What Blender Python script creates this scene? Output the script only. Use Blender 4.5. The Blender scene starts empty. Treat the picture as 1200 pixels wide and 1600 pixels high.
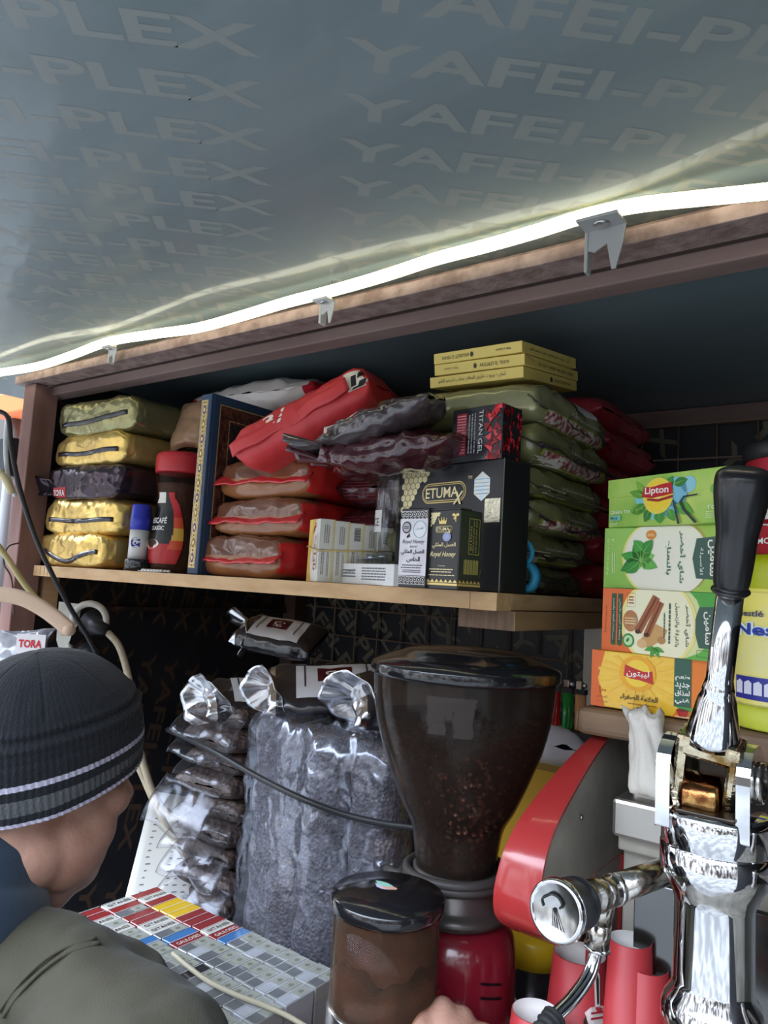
import bpy, bmesh, math, random, unicodedata
from mathutils import Vector, Matrix, noise
from mathutils.bvhtree import BVHTree
random.seed(7)
S = bpy.context.scene
COL = S.collection
R_ = math.radians

# ------------------------------------------------------------------ camera
FPX = 1155.0
rho = R_(3.4); pit = math.atan(115*math.cos(rho)/FPX)
fh = Vector((-.6, .8, 0)); rh = Vector((.8, .6, 0)); upv = Vector((0, 0, 1))
CF = fh*math.cos(pit)+upv*math.sin(pit); U0 = upv*math.cos(pit)-fh*math.sin(pit)
CR = rh*math.cos(rho)+U0*math.sin(rho); CU = U0*math.cos(rho)-rh*math.sin(rho)
EYE = Vector((0, 0, 1.5))
cam = bpy.data.cameras.new('camera'); camo = bpy.data.objects.new('camera', cam); COL.objects.link(camo)
camo.matrix_world = Matrix(((CR.x, CU.x, -CF.x, EYE.x), (CR.y, CU.y, -CF.y, EYE.y), (CR.z, CU.z, -CF.z, EYE.z), (0, 0, 0, 1)))
cam.sensor_fit = 'VERTICAL'; cam.sensor_height = 36; cam.lens = FPX/1600*36; cam.clip_start = .02
S.camera = camo

def ray(x, y): return CR*((x-600)/FPX)+CU*((800-y)/FPX)+CF
def D(x, y, d): return EYE+ray(x, y)*d
def on(x, y, ax, c):
    r = ray(x, y); i = 'xyz'.index(ax); return EYE+r*((c-EYE[i])/r[i])

# ------------------------------------------------------------------ light and exposure
S.view_settings.view_transform = 'Standard'; S.view_settings.look = 'None'
S.view_settings.gamma = 1; S.view_settings.use_curve_mapping = False
S.view_settings.exposure = 0.88
W = bpy.data.worlds.new('sky'); S.world = W; W.use_nodes = True
nt = W.node_tree; nt.nodes.clear()
def N(t, **k):
    n = nt.nodes.new(t)
    for a, b in k.items(): setattr(n, a, b)
    return n
tc = N('ShaderNodeTexCoord'); sp = N('ShaderNodeSeparateXYZ'); nt.links.new(tc.outputs['Generated'], sp.inputs[0])
rz = N('ShaderNodeValToRGB'); mz = N('ShaderNodeMapRange'); mz.inputs[1].default_value = -1; mz.inputs[2].default_value = 1
nt.links.new(sp.outputs[2], mz.inputs[0]); nt.links.new(mz.outputs[0], rz.inputs[0])
e = rz.color_ramp.elements
e[0].position = 0; e[0].color = (.34, .34, .34, 1); e[1].position = 1; e[1].color = (.62, .78, 1, 1)
for p, c in ((.44, (.52, .54, .56)), (.49, (.34, .34, .35)), (.54, (.5, .53, .58)), (.60, (.95, 1.0, 1.08)), (.75, (.85, .95, 1.12))):
    q = e.new(p); q.color = (*c, 1)
# brighter towards the open street on the left
dx = N('ShaderNodeVectorMath', operation='DOT_PRODUCT'); dx.inputs[1].default_value = (-.82, -.5, .1)
nt.links.new(tc.outputs['Generated'], dx.inputs[0])
mr = N('ShaderNodeMapRange'); mr.inputs[1].default_value = -.6; mr.inputs[2].default_value = 1; mr.inputs[3].default_value = .62; mr.inputs[4].default_value = 3.3
nt.links.new(dx.outputs['Value'], mr.inputs[0])
# noise dimming the horizon, added to darken chrome reflections, standing in for the street
wn = N('ShaderNodeTexNoise'); wm_ = N('ShaderNodeMapping'); wm_.inputs['Scale'].default_value = (13, 13, 2.2)
nt.links.new(tc.outputs['Generated'], wm_.inputs[0]); nt.links.new(wm_.outputs[0], wn.inputs['Vector']); wn.inputs['Scale'].default_value = 1; wn.inputs['Detail'].default_value = 2
wr_ = N('ShaderNodeMapRange'); wr_.inputs[1].default_value = .42; wr_.inputs[2].default_value = .58; wr_.inputs[3].default_value = .06; wr_.inputs[4].default_value = .52
nt.links.new(wn.outputs[0], wr_.inputs[0])
ab = N('ShaderNodeMath', operation='ABSOLUTE'); nt.links.new(sp.outputs[2], ab.inputs[0])
hz_m = N('ShaderNodeMapRange'); hz_m.inputs[1].default_value = .34; hz_m.inputs[2].default_value = .46; nt.links.new(ab.outputs[0], hz_m.inputs[0])
ml = N('ShaderNodeMix'); nt.links.new(hz_m.outputs[0], ml.inputs[0]); nt.links.new(wr_.outputs[0], ml.inputs[2]); ml.inputs[3].default_value = 1.45
mm = N('ShaderNodeMath', operation='MULTIPLY'); nt.links.new(mr.outputs[0], mm.inputs[0]); nt.links.new(ml.outputs[0], mm.inputs[1])
bg = N('ShaderNodeBackground'); wo = N('ShaderNodeOutputWorld')
vm = N('ShaderNodeVectorMath', operation='SCALE'); nt.links.new(rz.outputs[0], vm.inputs[0]); nt.links.new(mm.outputs[0], vm.inputs['Scale'])
nt.links.new(vm.outputs[0], bg.inputs[0]); bg.inputs[1].default_value = 1.75
nt.links.new(bg.outputs[0], wo.inputs[0])

# ------------------------------------------------------------------ materials
def lin(c):
    if isinstance(c, str):
        c = [int(c[i:i+2], 16)/255 for i in (0, 2, 4)]
        c = [x/12.92 if x <= .04045 else ((x+.055)/1.055)**2.4 for x in c]
    return tuple(c)
MATS = {}
def mat(name, col, rough=.5, metal=0, coat=0, bump=None, var=None, trans=0, emis=0, ior=1.45, alpha=1, spec=.5, sheen=0, coord='Object', stretch=None, bdist=.002):
    if name in MATS: return MATS[name]
    m = bpy.data.materials.new(name); m.use_nodes = True; t = m.node_tree; b = t.nodes['Principled BSDF']
    c = lin(col); b.inputs['Base Color'].default_value = (*c, 1)
    b.inputs['Roughness'].default_value = rough; b.inputs['Metallic'].default_value = metal
    b.inputs['Coat Weight'].default_value = coat; b.inputs['Coat Roughness'].default_value = .08
    b.inputs['Transmission Weight'].default_value = trans; b.inputs['IOR'].default_value = ior
    b.inputs['Alpha'].default_value = alpha; b.inputs['Specular IOR Level'].default_value = spec
    b.inputs['Sheen Weight'].default_value = sheen
    if emis:
        b.inputs['Emission Color'].default_value = (*c, 1); b.inputs['Emission Strength'].default_value = emis
    m.diffuse_color = (*c, 1)
    tcn = None
    def coords(scale):
        nonlocal tcn
        if tcn is None:
            tcn = t.nodes.new('ShaderNodeTexCoord')
        mp = t.nodes.new('ShaderNodeMapping'); t.links.new(tcn.outputs[coord], mp.inputs[0])
        s = stretch or (1, 1, 1); mp.inputs['Scale'].default_value = (scale*s[0], scale*s[1], scale*s[2]); return mp
    if bump:
        for kind, sc, st in ([bump] if isinstance(bump[0], str) else bump):
            mp = coords(sc)
            if kind == 'noise':
                n = t.nodes.new('ShaderNodeTexNoise'); n.inputs['Scale'].default_value = 1; n.inputs['Detail'].default_value = 3; out = n.outputs[0]
            elif kind == 'voro':
                n = t.nodes.new('ShaderNodeTexVoronoi'); n.inputs['Scale'].default_value = 1; out = n.outputs['Distance']
            elif kind == 'crease':
                n = t.nodes.new('ShaderNodeTexNoise'); n.noise_type = 'RIDGED_MULTIFRACTAL'; n.inputs['Scale'].default_value = 1; n.inputs['Detail'].default_value = 3; n.inputs['Distortion'].default_value = .6; out = n.outputs[0]
            elif kind == 'facet':
                n = t.nodes.new('ShaderNodeTexVoronoi'); n.inputs['Scale'].default_value = 1; n.feature = 'SMOOTH_F1'; n.inputs['Smoothness'].default_value = .15; out = n.outputs['Distance']
            elif kind == 'wave':
                n = t.nodes.new('ShaderNodeTexWave'); n.inputs['Scale'].default_value = 1; n.inputs['Distortion'].default_value = .5; out = n.outputs['Fac']
            t.links.new(mp.outputs[0], n.inputs['Vector'])
            bn = t.nodes.new('ShaderNodeBump'); bn.inputs['Strength'].default_value = st; bn.inputs['Distance'].default_value = bdist
            t.links.new(out, bn.inputs['Height'])
            if b.inputs['Normal'].is_linked:
                t.links.new(b.inputs['Normal'].links[0].from_socket, bn.inputs['Normal'])
            t.links.new(bn.outputs[0], b.inputs['Normal'])
    if var:
        c2, sc, lo, hi = var
        mp = coords(sc); n = t.nodes.new('ShaderNodeTexNoise'); n.inputs['Scale'].default_value = 1; n.inputs['Detail'].default_value = 5
        t.links.new(mp.outputs[0], n.inputs['Vector'])
        r = t.nodes.new('ShaderNodeValToRGB'); r.color_ramp.elements[0].position = lo; r.color_ramp.elements[1].position = hi
        r.color_ramp.elements[0].color = (*c, 1); r.color_ramp.elements[1].color = (*lin(c2), 1)
        t.links.new(n.outputs[0], r.inputs[0]); t.links.new(r.outputs[0], b.inputs['Base Color'])
    MATS[name] = m; return m
def P(col, rough=.5): return mat('print_'+(col if isinstance(col, str) else '_'.join('%d' % (x*99) for x in col))+('' if rough == .5 else '_%d' % (rough*100)), col, rough)
def glass(name, col, opac, rough=.05, dark=None, shiny=False):
    """thin clear plastic or glass: mixes a tinted see-through with a glossy skin"""
    if name in MATS: return MATS[name]
    m = bpy.data.materials.new(name); m.use_nodes = True; t = m.node_tree; t.nodes.clear()
    o = t.nodes.new('ShaderNodeOutputMaterial'); tr = t.nodes.new('ShaderNodeBsdfTransparent'); tr.inputs[0].default_value = (*lin(col), 1)
    b = t.nodes.new('ShaderNodeBsdfPrincipled'); b.inputs['Base Color'].default_value = (*lin(dark or col), 1); b.inputs['Roughness'].default_value = rough; b.inputs['Metallic'].default_value = .85 if shiny else 0
    fr = t.nodes.new('ShaderNodeFresnel'); ge = t.nodes.new('ShaderNodeNewGeometry'); mi = t.nodes.new('ShaderNodeMapRange')
    mi.inputs[3].default_value = 1.45; mi.inputs[4].default_value = 1/1.45   # same skin gloss on both sides of the sheet
    t.links.new(ge.outputs['Backfacing'], mi.inputs[0]); t.links.new(mi.outputs[0], fr.inputs[0])
    ad = t.nodes.new('ShaderNodeMath'); ad.operation = 'ADD'; ad.use_clamp = True; ad.inputs[1].default_value = opac
    t.links.new(fr.outputs[0], ad.inputs[0])
    mx = t.nodes.new('ShaderNodeMixShader'); t.links.new(ad.outputs[0], mx.inputs[0]); t.links.new(tr.outputs[0], mx.inputs[1]); t.links.new(b.outputs[0], mx.inputs[2])
    t.links.new(mx.outputs[0], o.inputs[0]); MATS[name] = m
    m['b'] = b.name; return m
def film_bump(m, sc, st, kind='crease', dist=.003):
    t = m.node_tree; b = t.nodes[m['b']]
    tcn = t.nodes.new('ShaderNodeTexCoord'); mp = t.nodes.new('ShaderNodeMapping'); mp.inputs['Scale'].default_value = (sc, sc, sc)
    t.links.new(tcn.outputs['Object'], mp.inputs[0])
    n = t.nodes.new('ShaderNodeTexNoise'); n.noise_type = 'RIDGED_MULTIFRACTAL'; n.inputs['Scale'].default_value = 1; n.inputs['Distortion'].default_value = 1.0
    t.links.new(mp.outputs[0], n.inputs['Vector'])
    bn = t.nodes.new('ShaderNodeBump'); bn.inputs['Strength'].default_value = st; bn.inputs['Distance'].default_value = dist
    t.links.new(n.outputs[0], bn.inputs['Height']); t.links.new(bn.outputs[0], b.inputs['Normal'])
    return m

# ------------------------------------------------------------------ Arabic shaping (joined letter forms, drawn left to right)
AR = {}
for cp in list(range(0xFE70, 0xFEFD)):
    try: d = unicodedata.decomposition(chr(cp)).split()
    except Exception: continue
    if len(d) >= 2 and d[0][1:-1] in ('isolated', 'final', 'initial', 'medial'):
        AR.setdefault(''.join(chr(int(x, 16)) for x in d[1:]), {})[d[0][1:-1]] = chr(cp)
def ar(s):
    out = []
    for word in s.split(' '):
        L = []; i = 0
        while i < len(word):
            if word[i:i+2] in AR and word[i] == 'ل': L.append(word[i:i+2]); i += 2
            else: L.append(word[i]); i += 1
        g = []
        for k, c in enumerate(L):
            if c not in AR: g.append(c); continue
            fm = AR[c]
            prev = k > 0 and L[k-1] in AR and 'initial' in AR[L[k-1]]
            nxt = k < len(L)-1 and L[k+1] in AR and 'final' in AR[L[k+1]] and 'initial' in fm
            prev = prev and 'final' in fm
            g.append(fm.get('medial' if prev and nxt else 'final' if prev else 'initial' if nxt else 'isolated', c))
        out.append(''.join(reversed(g)))
    return ' '.join(reversed(out))

# ------------------------------------------------------------------ text outlines as triangles
TX = {}
def text_geo(s, off=0, shear=0):
    k = (s, off, shear)
    if k in TX: return TX[k]
    c = bpy.data.curves.new('t', 'FONT'); c.body = s; c.size = 1; c.offset = off; c.shear = shear; c.resolution_u = 3
    o = bpy.data.objects.new('t', c); me = bpy.data.meshes.new_from_object(o)
    vs = [(v.co.x, v.co.y) for v in me.vertices]; fs = [tuple(p.vertices) for p in me.polygons]
    bpy.data.objects.remove(o); bpy.data.curves.remove(c); bpy.data.meshes.remove(me)
    if not vs: TX[k] = ([], []); return TX[k]
    x0 = min(v[0] for v in vs); x1 = max(v[0] for v in vs); y0 = min(v[1] for v in vs); y1 = max(v[1] for v in vs)
    vs = [((x-x0)/max(x1-x0, 1e-6), (y-y0)/max(y1-y0, 1e-6)) for x, y in vs]
    TX[k] = (vs, fs); return TX[k]

# ------------------------------------------------------------------ mesh builder
def fbm(p, sc, seed=0, oc=3):
    return noise.fractal(Vector((p[0]*sc+seed*7.3, p[1]*sc-seed*3.1, p[2]*sc+seed*1.7)), 1, 2, oc)
def ridge(p, sc, seed=0):
    return noise.ridged_multi_fractal(Vector((p[0]*sc+seed*5.3, p[1]*sc-seed*2.1, p[2]*sc+seed)), 1, 2, 3, 1, 2)-1.2
def catmull(pts, n=8):
    pts = [Vector(p) for p in pts]
    if len(pts) < 3: return pts
    P_ = [pts[0]*2-pts[1]]+pts+[pts[-1]*2-pts[-2]]; out = []
    for i in range(1, len(P_)-2):
        a, b, c, d = P_[i-1:i+3]
        for k in range(n):
            t = k/n; out.append(.5*((2*b)+(c-a)*t+(2*a-5*b+4*c-d)*t*t+(3*b-a-3*c+d)*t**3))
    out.append(pts[-1]); return out
class MB:
    def __init__(s): s.v = []; s.f = []; s.m = []; s.sm = []; s.mats = []; s.M = Matrix()
    def mi(s, m):
        if m not in s.mats: s.mats.append(m)
        return s.mats.index(m)
    def add(s, vs, fs, m, smooth=False):
        o = len(s.v); s.v += [s.M@Vector(v) for v in vs]
        for k, f in enumerate(fs):
            s.f.append([i+o for i in f]); s.m.append(s.mi(m[k] if isinstance(m, list) else m)); s.sm.append(smooth)
        return s
    def bm(s, bm, m, smooth=False):
        bm.verts.index_update()
        s.add([v.co.copy() for v in bm.verts], [[v.index for v in f.verts] for f in bm.faces], m, smooth); bm.free(); return s
    def box(s, a, b, m, bev=0, seg=2):
        bm = bmesh.new(); bmesh.ops.create_cube(bm, size=1)
        for v in bm.verts:
            v.co = Vector([a[i]+(v.co[i]+.5)*(b[i]-a[i]) for i in range(3)])
        if bev: bmesh.ops.bevel(bm, geom=bm.edges[:], offset=bev, segments=seg, affect='EDGES', profile=.5)
        return s.bm(bm, m, False)
    def prism(s, poly, z0, z1, m, side=None, mtx=None):
        n = len(poly); T = mtx or Matrix()
        vs = [T@Vector((x, y, z0)) for x, y in poly]+[T@Vector((x, y, z1)) for x, y in poly]
        s.add(vs, [list(range(n))[::-1], [n+i for i in range(n)]], m)
        s.add(vs, [[i, (i+1) % n, n+(i+1) % n, n+i] for i in range(n)], side or m); return s
    def lathe(s, prof, m, seg=40, mtx=None, matfn=None, smooth=True, defo=None):
        T = mtx or Matrix(); vs = []
        for r, z in prof:
            for k in range(seg):
                a = 2*math.pi*k/seg; p = Vector((r*math.cos(a), r*math.sin(a), z))
                if defo: p = defo(p, a)
                vs.append(T@p)
        fs = []; ms = []
        for i in range(len(prof)-1):
            for k in range(seg):
                fs.append([i*seg+k, i*seg+(k+1) % seg, (i+1)*seg+(k+1) % seg, (i+1)*seg+k])
                ms.append(matfn(i, k) if matfn else m)
        if prof[0][0] > 1e-5 and prof[0] != prof[-1]: fs.append(list(range(seg))[::-1]); ms.append(ms[0])
        if prof[-1][0] > 1e-5 and prof[0] != prof[-1]: fs.append([(len(prof)-1)*seg+k for k in range(seg)]); ms.append(ms[-2])
        s.add(vs, fs, ms, smooth); return s
    def tube(s, pts, r, m, seg=10, n=8, closed=False, flat=None):
        pts = catmull(pts, n) if n else [Vector(p) for p in pts]
        N_ = len(pts); vs = []; up = None
        for i, p in enumerate(pts):
            t = (pts[min(i+1, N_-1)]-pts[max(i-1, 0)]).normalized()
            if up is None:
                up = Vector((0, 0, 1)) if abs(t.z) < .9 else Vector((1, 0, 0))
            a = t.cross(up).normalized(); b = a.cross(t).normalized(); up = b
            rr = r[0]+(r[1]-r[0])*i/(N_-1) if isinstance(r, tuple) else (r(i/(N_-1)) if callable(r) else r)
            for k in range(seg):
                th = 2*math.pi*k/seg; vs.append(p+a*math.cos(th)*rr+b*math.sin(th)*rr*(flat or 1))
        fs = [[i*seg+k, i*seg+(k+1) % seg, (i+1)*seg+(k+1) % seg, (i+1)*seg+k] for i in range(N_-1) for k in range(seg)]
        fs += [list(range(seg))[::-1], [(N_-1)*seg+k for k in range(seg)]]
        return s.add(vs, fs, m, True)
    def ell(s, c, r, m, seg=20, rings=12, mtx=None, defo=None):
        T = mtx or Matrix(); c = Vector(c); vs = []; fs = []
        for i in range(rings+1):
            ph = math.pi*i/rings
            for k in range(seg):
                a = 2*math.pi*k/seg; p = Vector((r[0]*math.sin(ph)*math.cos(a), r[1]*math.sin(ph)*math.sin(a), -r[2]*math.cos(ph)))
                if defo: p = defo(p)
                vs.append(c+T.to_3x3()@p)
        for i in range(rings):
            for k in range(seg): fs.append([i*seg+k, i*seg+(k+1) % seg, (i+1)*seg+(k+1) % seg, (i+1)*seg+k])
        return s.add(vs, fs, m, True)
    def grid(s, fn, nu, nv, m, matfn=None, smooth=True, cu=False, cv=False):
        vs = [fn(i/nu, j/nv) for i in range(nu+(0 if cu else 1)) for j in range(nv+(0 if cv else 1))]
        wv = nv+(0 if cv else 1); wu = nu+(0 if cu else 1)
        fs = []; ms = []
        for i in range(nu):
            for j in range(nv):
                a = i*wv+j; b = ((i+1) % wu)*wv+j; c = ((i+1) % wu)*wv+(j+1) % wv; d = i*wv+(j+1) % wv
                fs.append([a, b, c, d]); ms.append(matfn((i+.5)/nu, (j+.5)/nv) if matfn else m)
        return s.add(vs, fs, ms, smooth)
    def bvh(s): return BVHTree.FromPolygons([tuple(v) for v in s.v], s.f)
    def drape(s, bv, geo, o, ux, uy, n, m, off=.0006, reach=.06):
        """wrap flat artwork onto the surface already in this mesh"""
        vs, fs = geo; out = []; n = Vector(n)
        for x, y in vs:
            p = Vector(o)+Vector(ux)*x+Vector(uy)*y
            h = bv.ray_cast(p+n*reach, -n, reach*2)
            out.append(h[0]+n*off if h[0] else None)
        fs = [f for f in fs if all(out[q] is not None for q in f)]; out = [q if q is not None else Vector(o) for q in out]
        sv = s.M; s.M = Matrix(); s.add(out, fs, m, True); s.M = sv
    def build(s, name, parent=None, loc=None, rotz=0, autosmooth=None, mtx=None):
        me = bpy.data.meshes.new(name); me.from_pydata([tuple(v) for v in s.v], [], s.f)
        for m in s.mats: me.materials.append(m)
        me.polygons.foreach_set('material_index', s.m); me.polygons.foreach_set('use_smooth', s.sm)
        me.validate(); me.update()
        o = bpy.data.objects.new(name, me); COL.objects.link(o)
        if parent: o.parent = parent
        if mtx is not None: o.matrix_basis = mtx
        else:
            if loc is not None: o.location = loc
            o.rotation_euler = (0, 0, rotz)
        return o
def gridgeo(nx, ny, fn=None):
    vs = [(i/nx, j/ny) for j in range(ny+1) for i in range(nx+1)]
    return vs, [(j*(nx+1)+i, j*(nx+1)+i+1, (j+1)*(nx+1)+i+1, (j+1)*(nx+1)+i) for j in range(ny) for i in range(nx)]
def tag(o, label=None, cat=None, group=None, kind=None):
    if label: o['label'] = label
    if cat: o['category'] = cat
    if group: o['group'] = group
    if kind: o['kind'] = kind
    return o
def empty(name, loc=(0, 0, 0), rotz=0):
    o = bpy.data.objects.new(name, None); COL.objects.link(o); o.location = loc; o.rotation_euler = (0, 0, rotz); o.empty_display_size = .02; return o
def copy_tree(o, parent=None):
    c = o.copy(); COL.objects.link(c); c.parent = parent
    for ch in [x for x in bpy.data.objects if x.parent == o]: copy_tree(ch, c)
    return c
class Face:
    """artwork on one flat side of a box; coordinates run 0..1 across and up"""
    def __init__(s, mb, o, ux, uy, w, h):
        s.mb = mb; s.o = Vector(o); s.ux = Vector(ux); s.uy = Vector(uy); s.w = w; s.h = h; s.n = s.ux.cross(s.uy)
    def p(s, x, y, l): return s.o+s.ux*(x*s.w)+s.uy*(y*s.h)+s.n*(.00025*l)
    def poly(s, pts, m, l=1): s.mb.add([s.p(x, y, l) for x, y in pts], [list(range(len(pts)))], m); return s
    def rect(s, x0, y0, x1, y1, m, l=1): return s.poly([(x0, y0), (x1, y0), (x1, y1), (x0, y1)], m, l)
    def ell(s, cx, cy, rx, ry, m, l=1, n=28, a0=0, a1=360):
        return s.poly([(min(1, max(0, cx+rx*math.cos(R_(a0+(a1-a0)*k/(n if a1-a0 >= 360 else n-1))))), min(1, max(0, cy+ry*math.sin(R_(a0+(a1-a0)*k/(n if a1-a0 >= 360 else n-1)))))) for k in range(n)], m, l)
    def ring(s, cx, cy, rx, ry, t, m, l=1, n=32):
        vs = []
        for k in range(n):
            a = 2*math.pi*k/n; vs += [s.p(cx+rx*math.cos(a), cy+ry*math.sin(a), l), s.p(cx+(rx-t/s.w)*math.cos(a), cy+(ry-t/s.h)*math.sin(a), l)]
        s.mb.add(vs, [[2*k, 2*((k+1) % n), 2*((k+1) % n)+1, 2*k+1] for k in range(n)], m); return s
    def frame(s, x0, y0, x1, y1, t, m, l=1):
        tx = t/s.w; ty = t/s.h
        s.rect(x0, y0, x1, y0+ty, m, l); s.rect(x0, y1-ty, x1, y1, m, l); s.rect(x0, y0, x0+tx, y1, m, l); s.rect(x1-tx, y0, x1, y1, m, l); return s
    def text(s, t, x0, y0, x1, y1, m, l=2, rot=0, off=0, shear=0, arc=0):
        vs, fs = text_geo(t, off, shear)
        if rot == 0: q = [(x0+(x1-x0)*a, y0+(y1-y0)*(b+arc*4*a*(1-a))) for a, b in vs]
        elif rot == 90: q = [(x1-(x1-x0)*b, y0+(y1-y0)*a) for a, b in vs]
        elif rot == -90: q = [(x0+(x1-x0)*b, y1-(y1-y0)*a) for a, b in vs]
        elif rot == 180: q = [(x1-(x1-x0)*a, y1-(y1-y0)*b) for a, b in vs]
        s.mb.add([s.p(a, b, l) for a, b in q], fs, m); return s
    def fine(s, x0, y0, x1, y1, n, m, l=2, vert=False, seed=0):
        """fine print: rows of short dashes too small to read"""
        rg = random.Random(seed+int(x0*1000+y0*77)); 
        for k in range(n):
            a, b = (x0, x1) if vert else (y0, y1)
            c = a+(b-a)*(k+.25)/n; d = a+(b-a)*(k+.7)/n
            u = (y0 if vert else x0); end = (y1 if vert else x1)-rg.random()*.12*((y1-y0) if vert else (x1-x0))
            while u < end:
                w_ = (.05+.11*rg.random())*((y1-y0) if vert else (x1-x0)); v2 = min(u+w_, end)
                s.rect(*((c, u, d, v2) if vert else (u, c, v2, d)), m, l); u = v2+.018*((y1-y0) if vert else (x1-x0))
        return s
    def leaf(s, cx, cy, L, Wd, ang, m, l=2, vein=None):
        """a pointed leaf, lengths in metres"""
        ca, sa = math.cos(R_(ang)), math.sin(R_(ang)); pts = []
        for k in range(17):
            t = k/8 if k <= 8 else (16-k)/8; sgn = 1 if k <= 8 else -1
            a = L*t; b = sgn*Wd*.5*math.sin(math.pi*t**.8)
            pts.append((cx+(a*ca-b*sa)/s.w, cy+(a*sa+b*ca)/s.h))
        s.poly(pts[:-1], m, l)
        if vein:
            q = [(0, -.0004), (L*.93, 0), (0, .0004)]; s.poly([(cx+(a*ca-b*sa)/s.w, cy+(a*sa+b*ca)/s.h) for a, b in q], vein, l+1)
        return s
def carton(w, t, h, m, bev=.0008, side=None):
    mb = MB(); mb.box((0, 0, 0), (w, t, h), m, bev, 1)
    fr = Face(mb, (0, -.0001, 0), (1, 0, 0), (0, 0, 1), w, h)
    rt = Face(mb, (w+.0001, 0, 0), (0, 1, 0), (0, 0, 1), t, h)
    tp = Face(mb, (0, 0, h+.0001), (1, 0, 0), (0, 1, 0), w, t)
    return mb, fr, rt, tp
def fit(cx, d, xl, xr, yaw, z, cy=None):
    """carton whose near bottom corner stands at pixel column cx, depth d, height z: world corner, width, thickness"""
    # find the point on the column cx at depth d with height z
    y = 915+.06*(cx-600)+(1.5-z)/d*FPX
    C = D(cx, y, d); C.z = z
    a = Vector((-math.cos(yaw), -math.sin(yaw), 0)); b = Vector((-math.sin(yaw), math.cos(yaw), 0))
    def length(dirv, px):
        rr = CR-CF*((px-600)/FPX); den = rr@dirv if False else rr.dot(dirv)
        return -rr.dot(C-EYE)/den
    w = length(a, xl); t = length(b, xr) if xr else .05
    return C+a*w, w, t
# ================================================================== the setting
XL, YB, ZC = -1.475, 1.57, 1.90
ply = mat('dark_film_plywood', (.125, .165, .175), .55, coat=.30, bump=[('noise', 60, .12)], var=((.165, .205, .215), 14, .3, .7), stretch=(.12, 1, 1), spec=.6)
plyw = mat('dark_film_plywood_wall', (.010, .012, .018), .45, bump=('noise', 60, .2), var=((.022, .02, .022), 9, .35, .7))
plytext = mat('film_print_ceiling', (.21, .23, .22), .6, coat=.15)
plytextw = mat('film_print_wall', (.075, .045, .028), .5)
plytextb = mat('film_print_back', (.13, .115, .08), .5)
def slab(name, a, b, m, kind='structure', bev=0):
    return tag(MB().box(a, b, m, bev).build(name), kind=kind)
ceil = slab('ceiling', (-1.78, -.12, ZC), (1.05, YB+.03, ZC+.02), ply)
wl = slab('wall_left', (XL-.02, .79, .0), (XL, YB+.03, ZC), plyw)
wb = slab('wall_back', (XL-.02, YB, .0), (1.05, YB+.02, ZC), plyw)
wr = slab('wall_right', (.95, -.1, 0), (.97, YB, ZC), plyw)
fl = slab('floor', (-6, -5, -.03), (5, 5, 0), mat('paving', (.16, .155, .15), .85, var=((.30, .29, .27), 1.6, .42, .58)))  # floor out of view; large dark patches added to streak the chrome reflections
# name of the panel repeated in rows over the film faced sheets
def film_text(name, parent, org, rowdir, updir, nrm, cap, wid, gap, pitch, i0, i1, j0, j1, m, clip):
    geo = text_geo('YAFEI-PLEX', .022)
    mb = MB()
    for j in range(j0, j1):
        for i in range(i0, i1):
            vs = []; okk = True
            for x, y in geo[0]:
                p = org+rowdir*(i*(wid+gap)+x*wid)+updir*(j*pitch+y*cap)
                vs.append(p+nrm*.00012)
            keep = [clip(v) for v in vs]
            fs = [f for f in geo[1] if all(keep[q] for q in f)]
            if fs: mb.add(vs, fs, m)
    return mb.build(name, parent)
cdir = Vector((-.6735, .7392, 0)); rdir = Vector((.7392, .6735, 0))
film_text('sheet_print', ceil, Vector((0, 0, ZC))+cdir*.5435, rdir, -cdir, Vector((0, 0, -1)), .034, .425, .064, .0625, -3, 3, -18, 8, plytext,
          lambda v: -1.7 < v.x < 1 and -.1 < v.y < .78)
a = R_(78); rd = Vector((0, math.cos(a), math.sin(a))); ud = Vector((0, -math.sin(a), math.cos(a)))
film_text('sheet_print', wl, Vector((XL, 1.1, .8)), -rd, -ud, Vector((1, 0, 0)), .036, .44, .06, .066, -3, 3, -14, 14, plytextw,
          lambda v: .8 < v.y < 1.55 and .55 < v.z < 1.88)
a = R_(-48); rd = Vector((math.cos(a), 0, math.sin(a))); ud = Vector((-math.sin(a), 0, math.cos(a)))
film_text('sheet_print', wb, Vector((-.8, YB, 1.4)), rd, ud, Vector((0, -1, 0)), .042, .46, .06, .075, -4, 4, -16, 16, plytextb,
          lambda v: -1.44 < v.x < .9 and .7 < v.z < 1.88)

timber = mat('weathered_timber', (.16, .075, .058), .8, bump=('noise', 40, .5), var=((.30, .17, .15), 18, .3, .75), stretch=(1, 1, .25))
timberh = mat('weathered_timber_rail', (.13, .08, .07), .8, bump=('noise', 40, .5), var=((.22, .15, .13), 18, .3, .75), stretch=(.2, 1, 1))
rust = mat('rusty_steel', (.15, .095, .08), .75, bump=[('noise', 160, .6)], var=((.29, .21, .185), 45, .35, .7))
chip = mat('chipboard', (.62, .40, .21), .6, bump=('noise', 300, .15), var=((.50, .30, .14), 60, .35, .7), stretch=(.3, 1, 1))
pine = mat('pine_wood', (.50, .32, .17), .6, bump=('noise', 120, .3), var=((.36, .21, .10), 30, .35, .7), stretch=(1, .12, 1))
# front post, left of the shelf
post = MB(); post.box((-1.484, .735, .2), (-1.441, .785, 1.862), timber, .002)
hole = P('0c0806')
for z in (1.66, 1.44):
    post.add([(-1.463+.004*math.cos(R_(k*30)), .7348, z+.007*math.sin(R_(k*30))) for k in range(12)], [list(range(12))], hole)
tag(post.build('timber_post'), 'reddish brown timber post standing at the left end of the cabinet', 'post')
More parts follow.
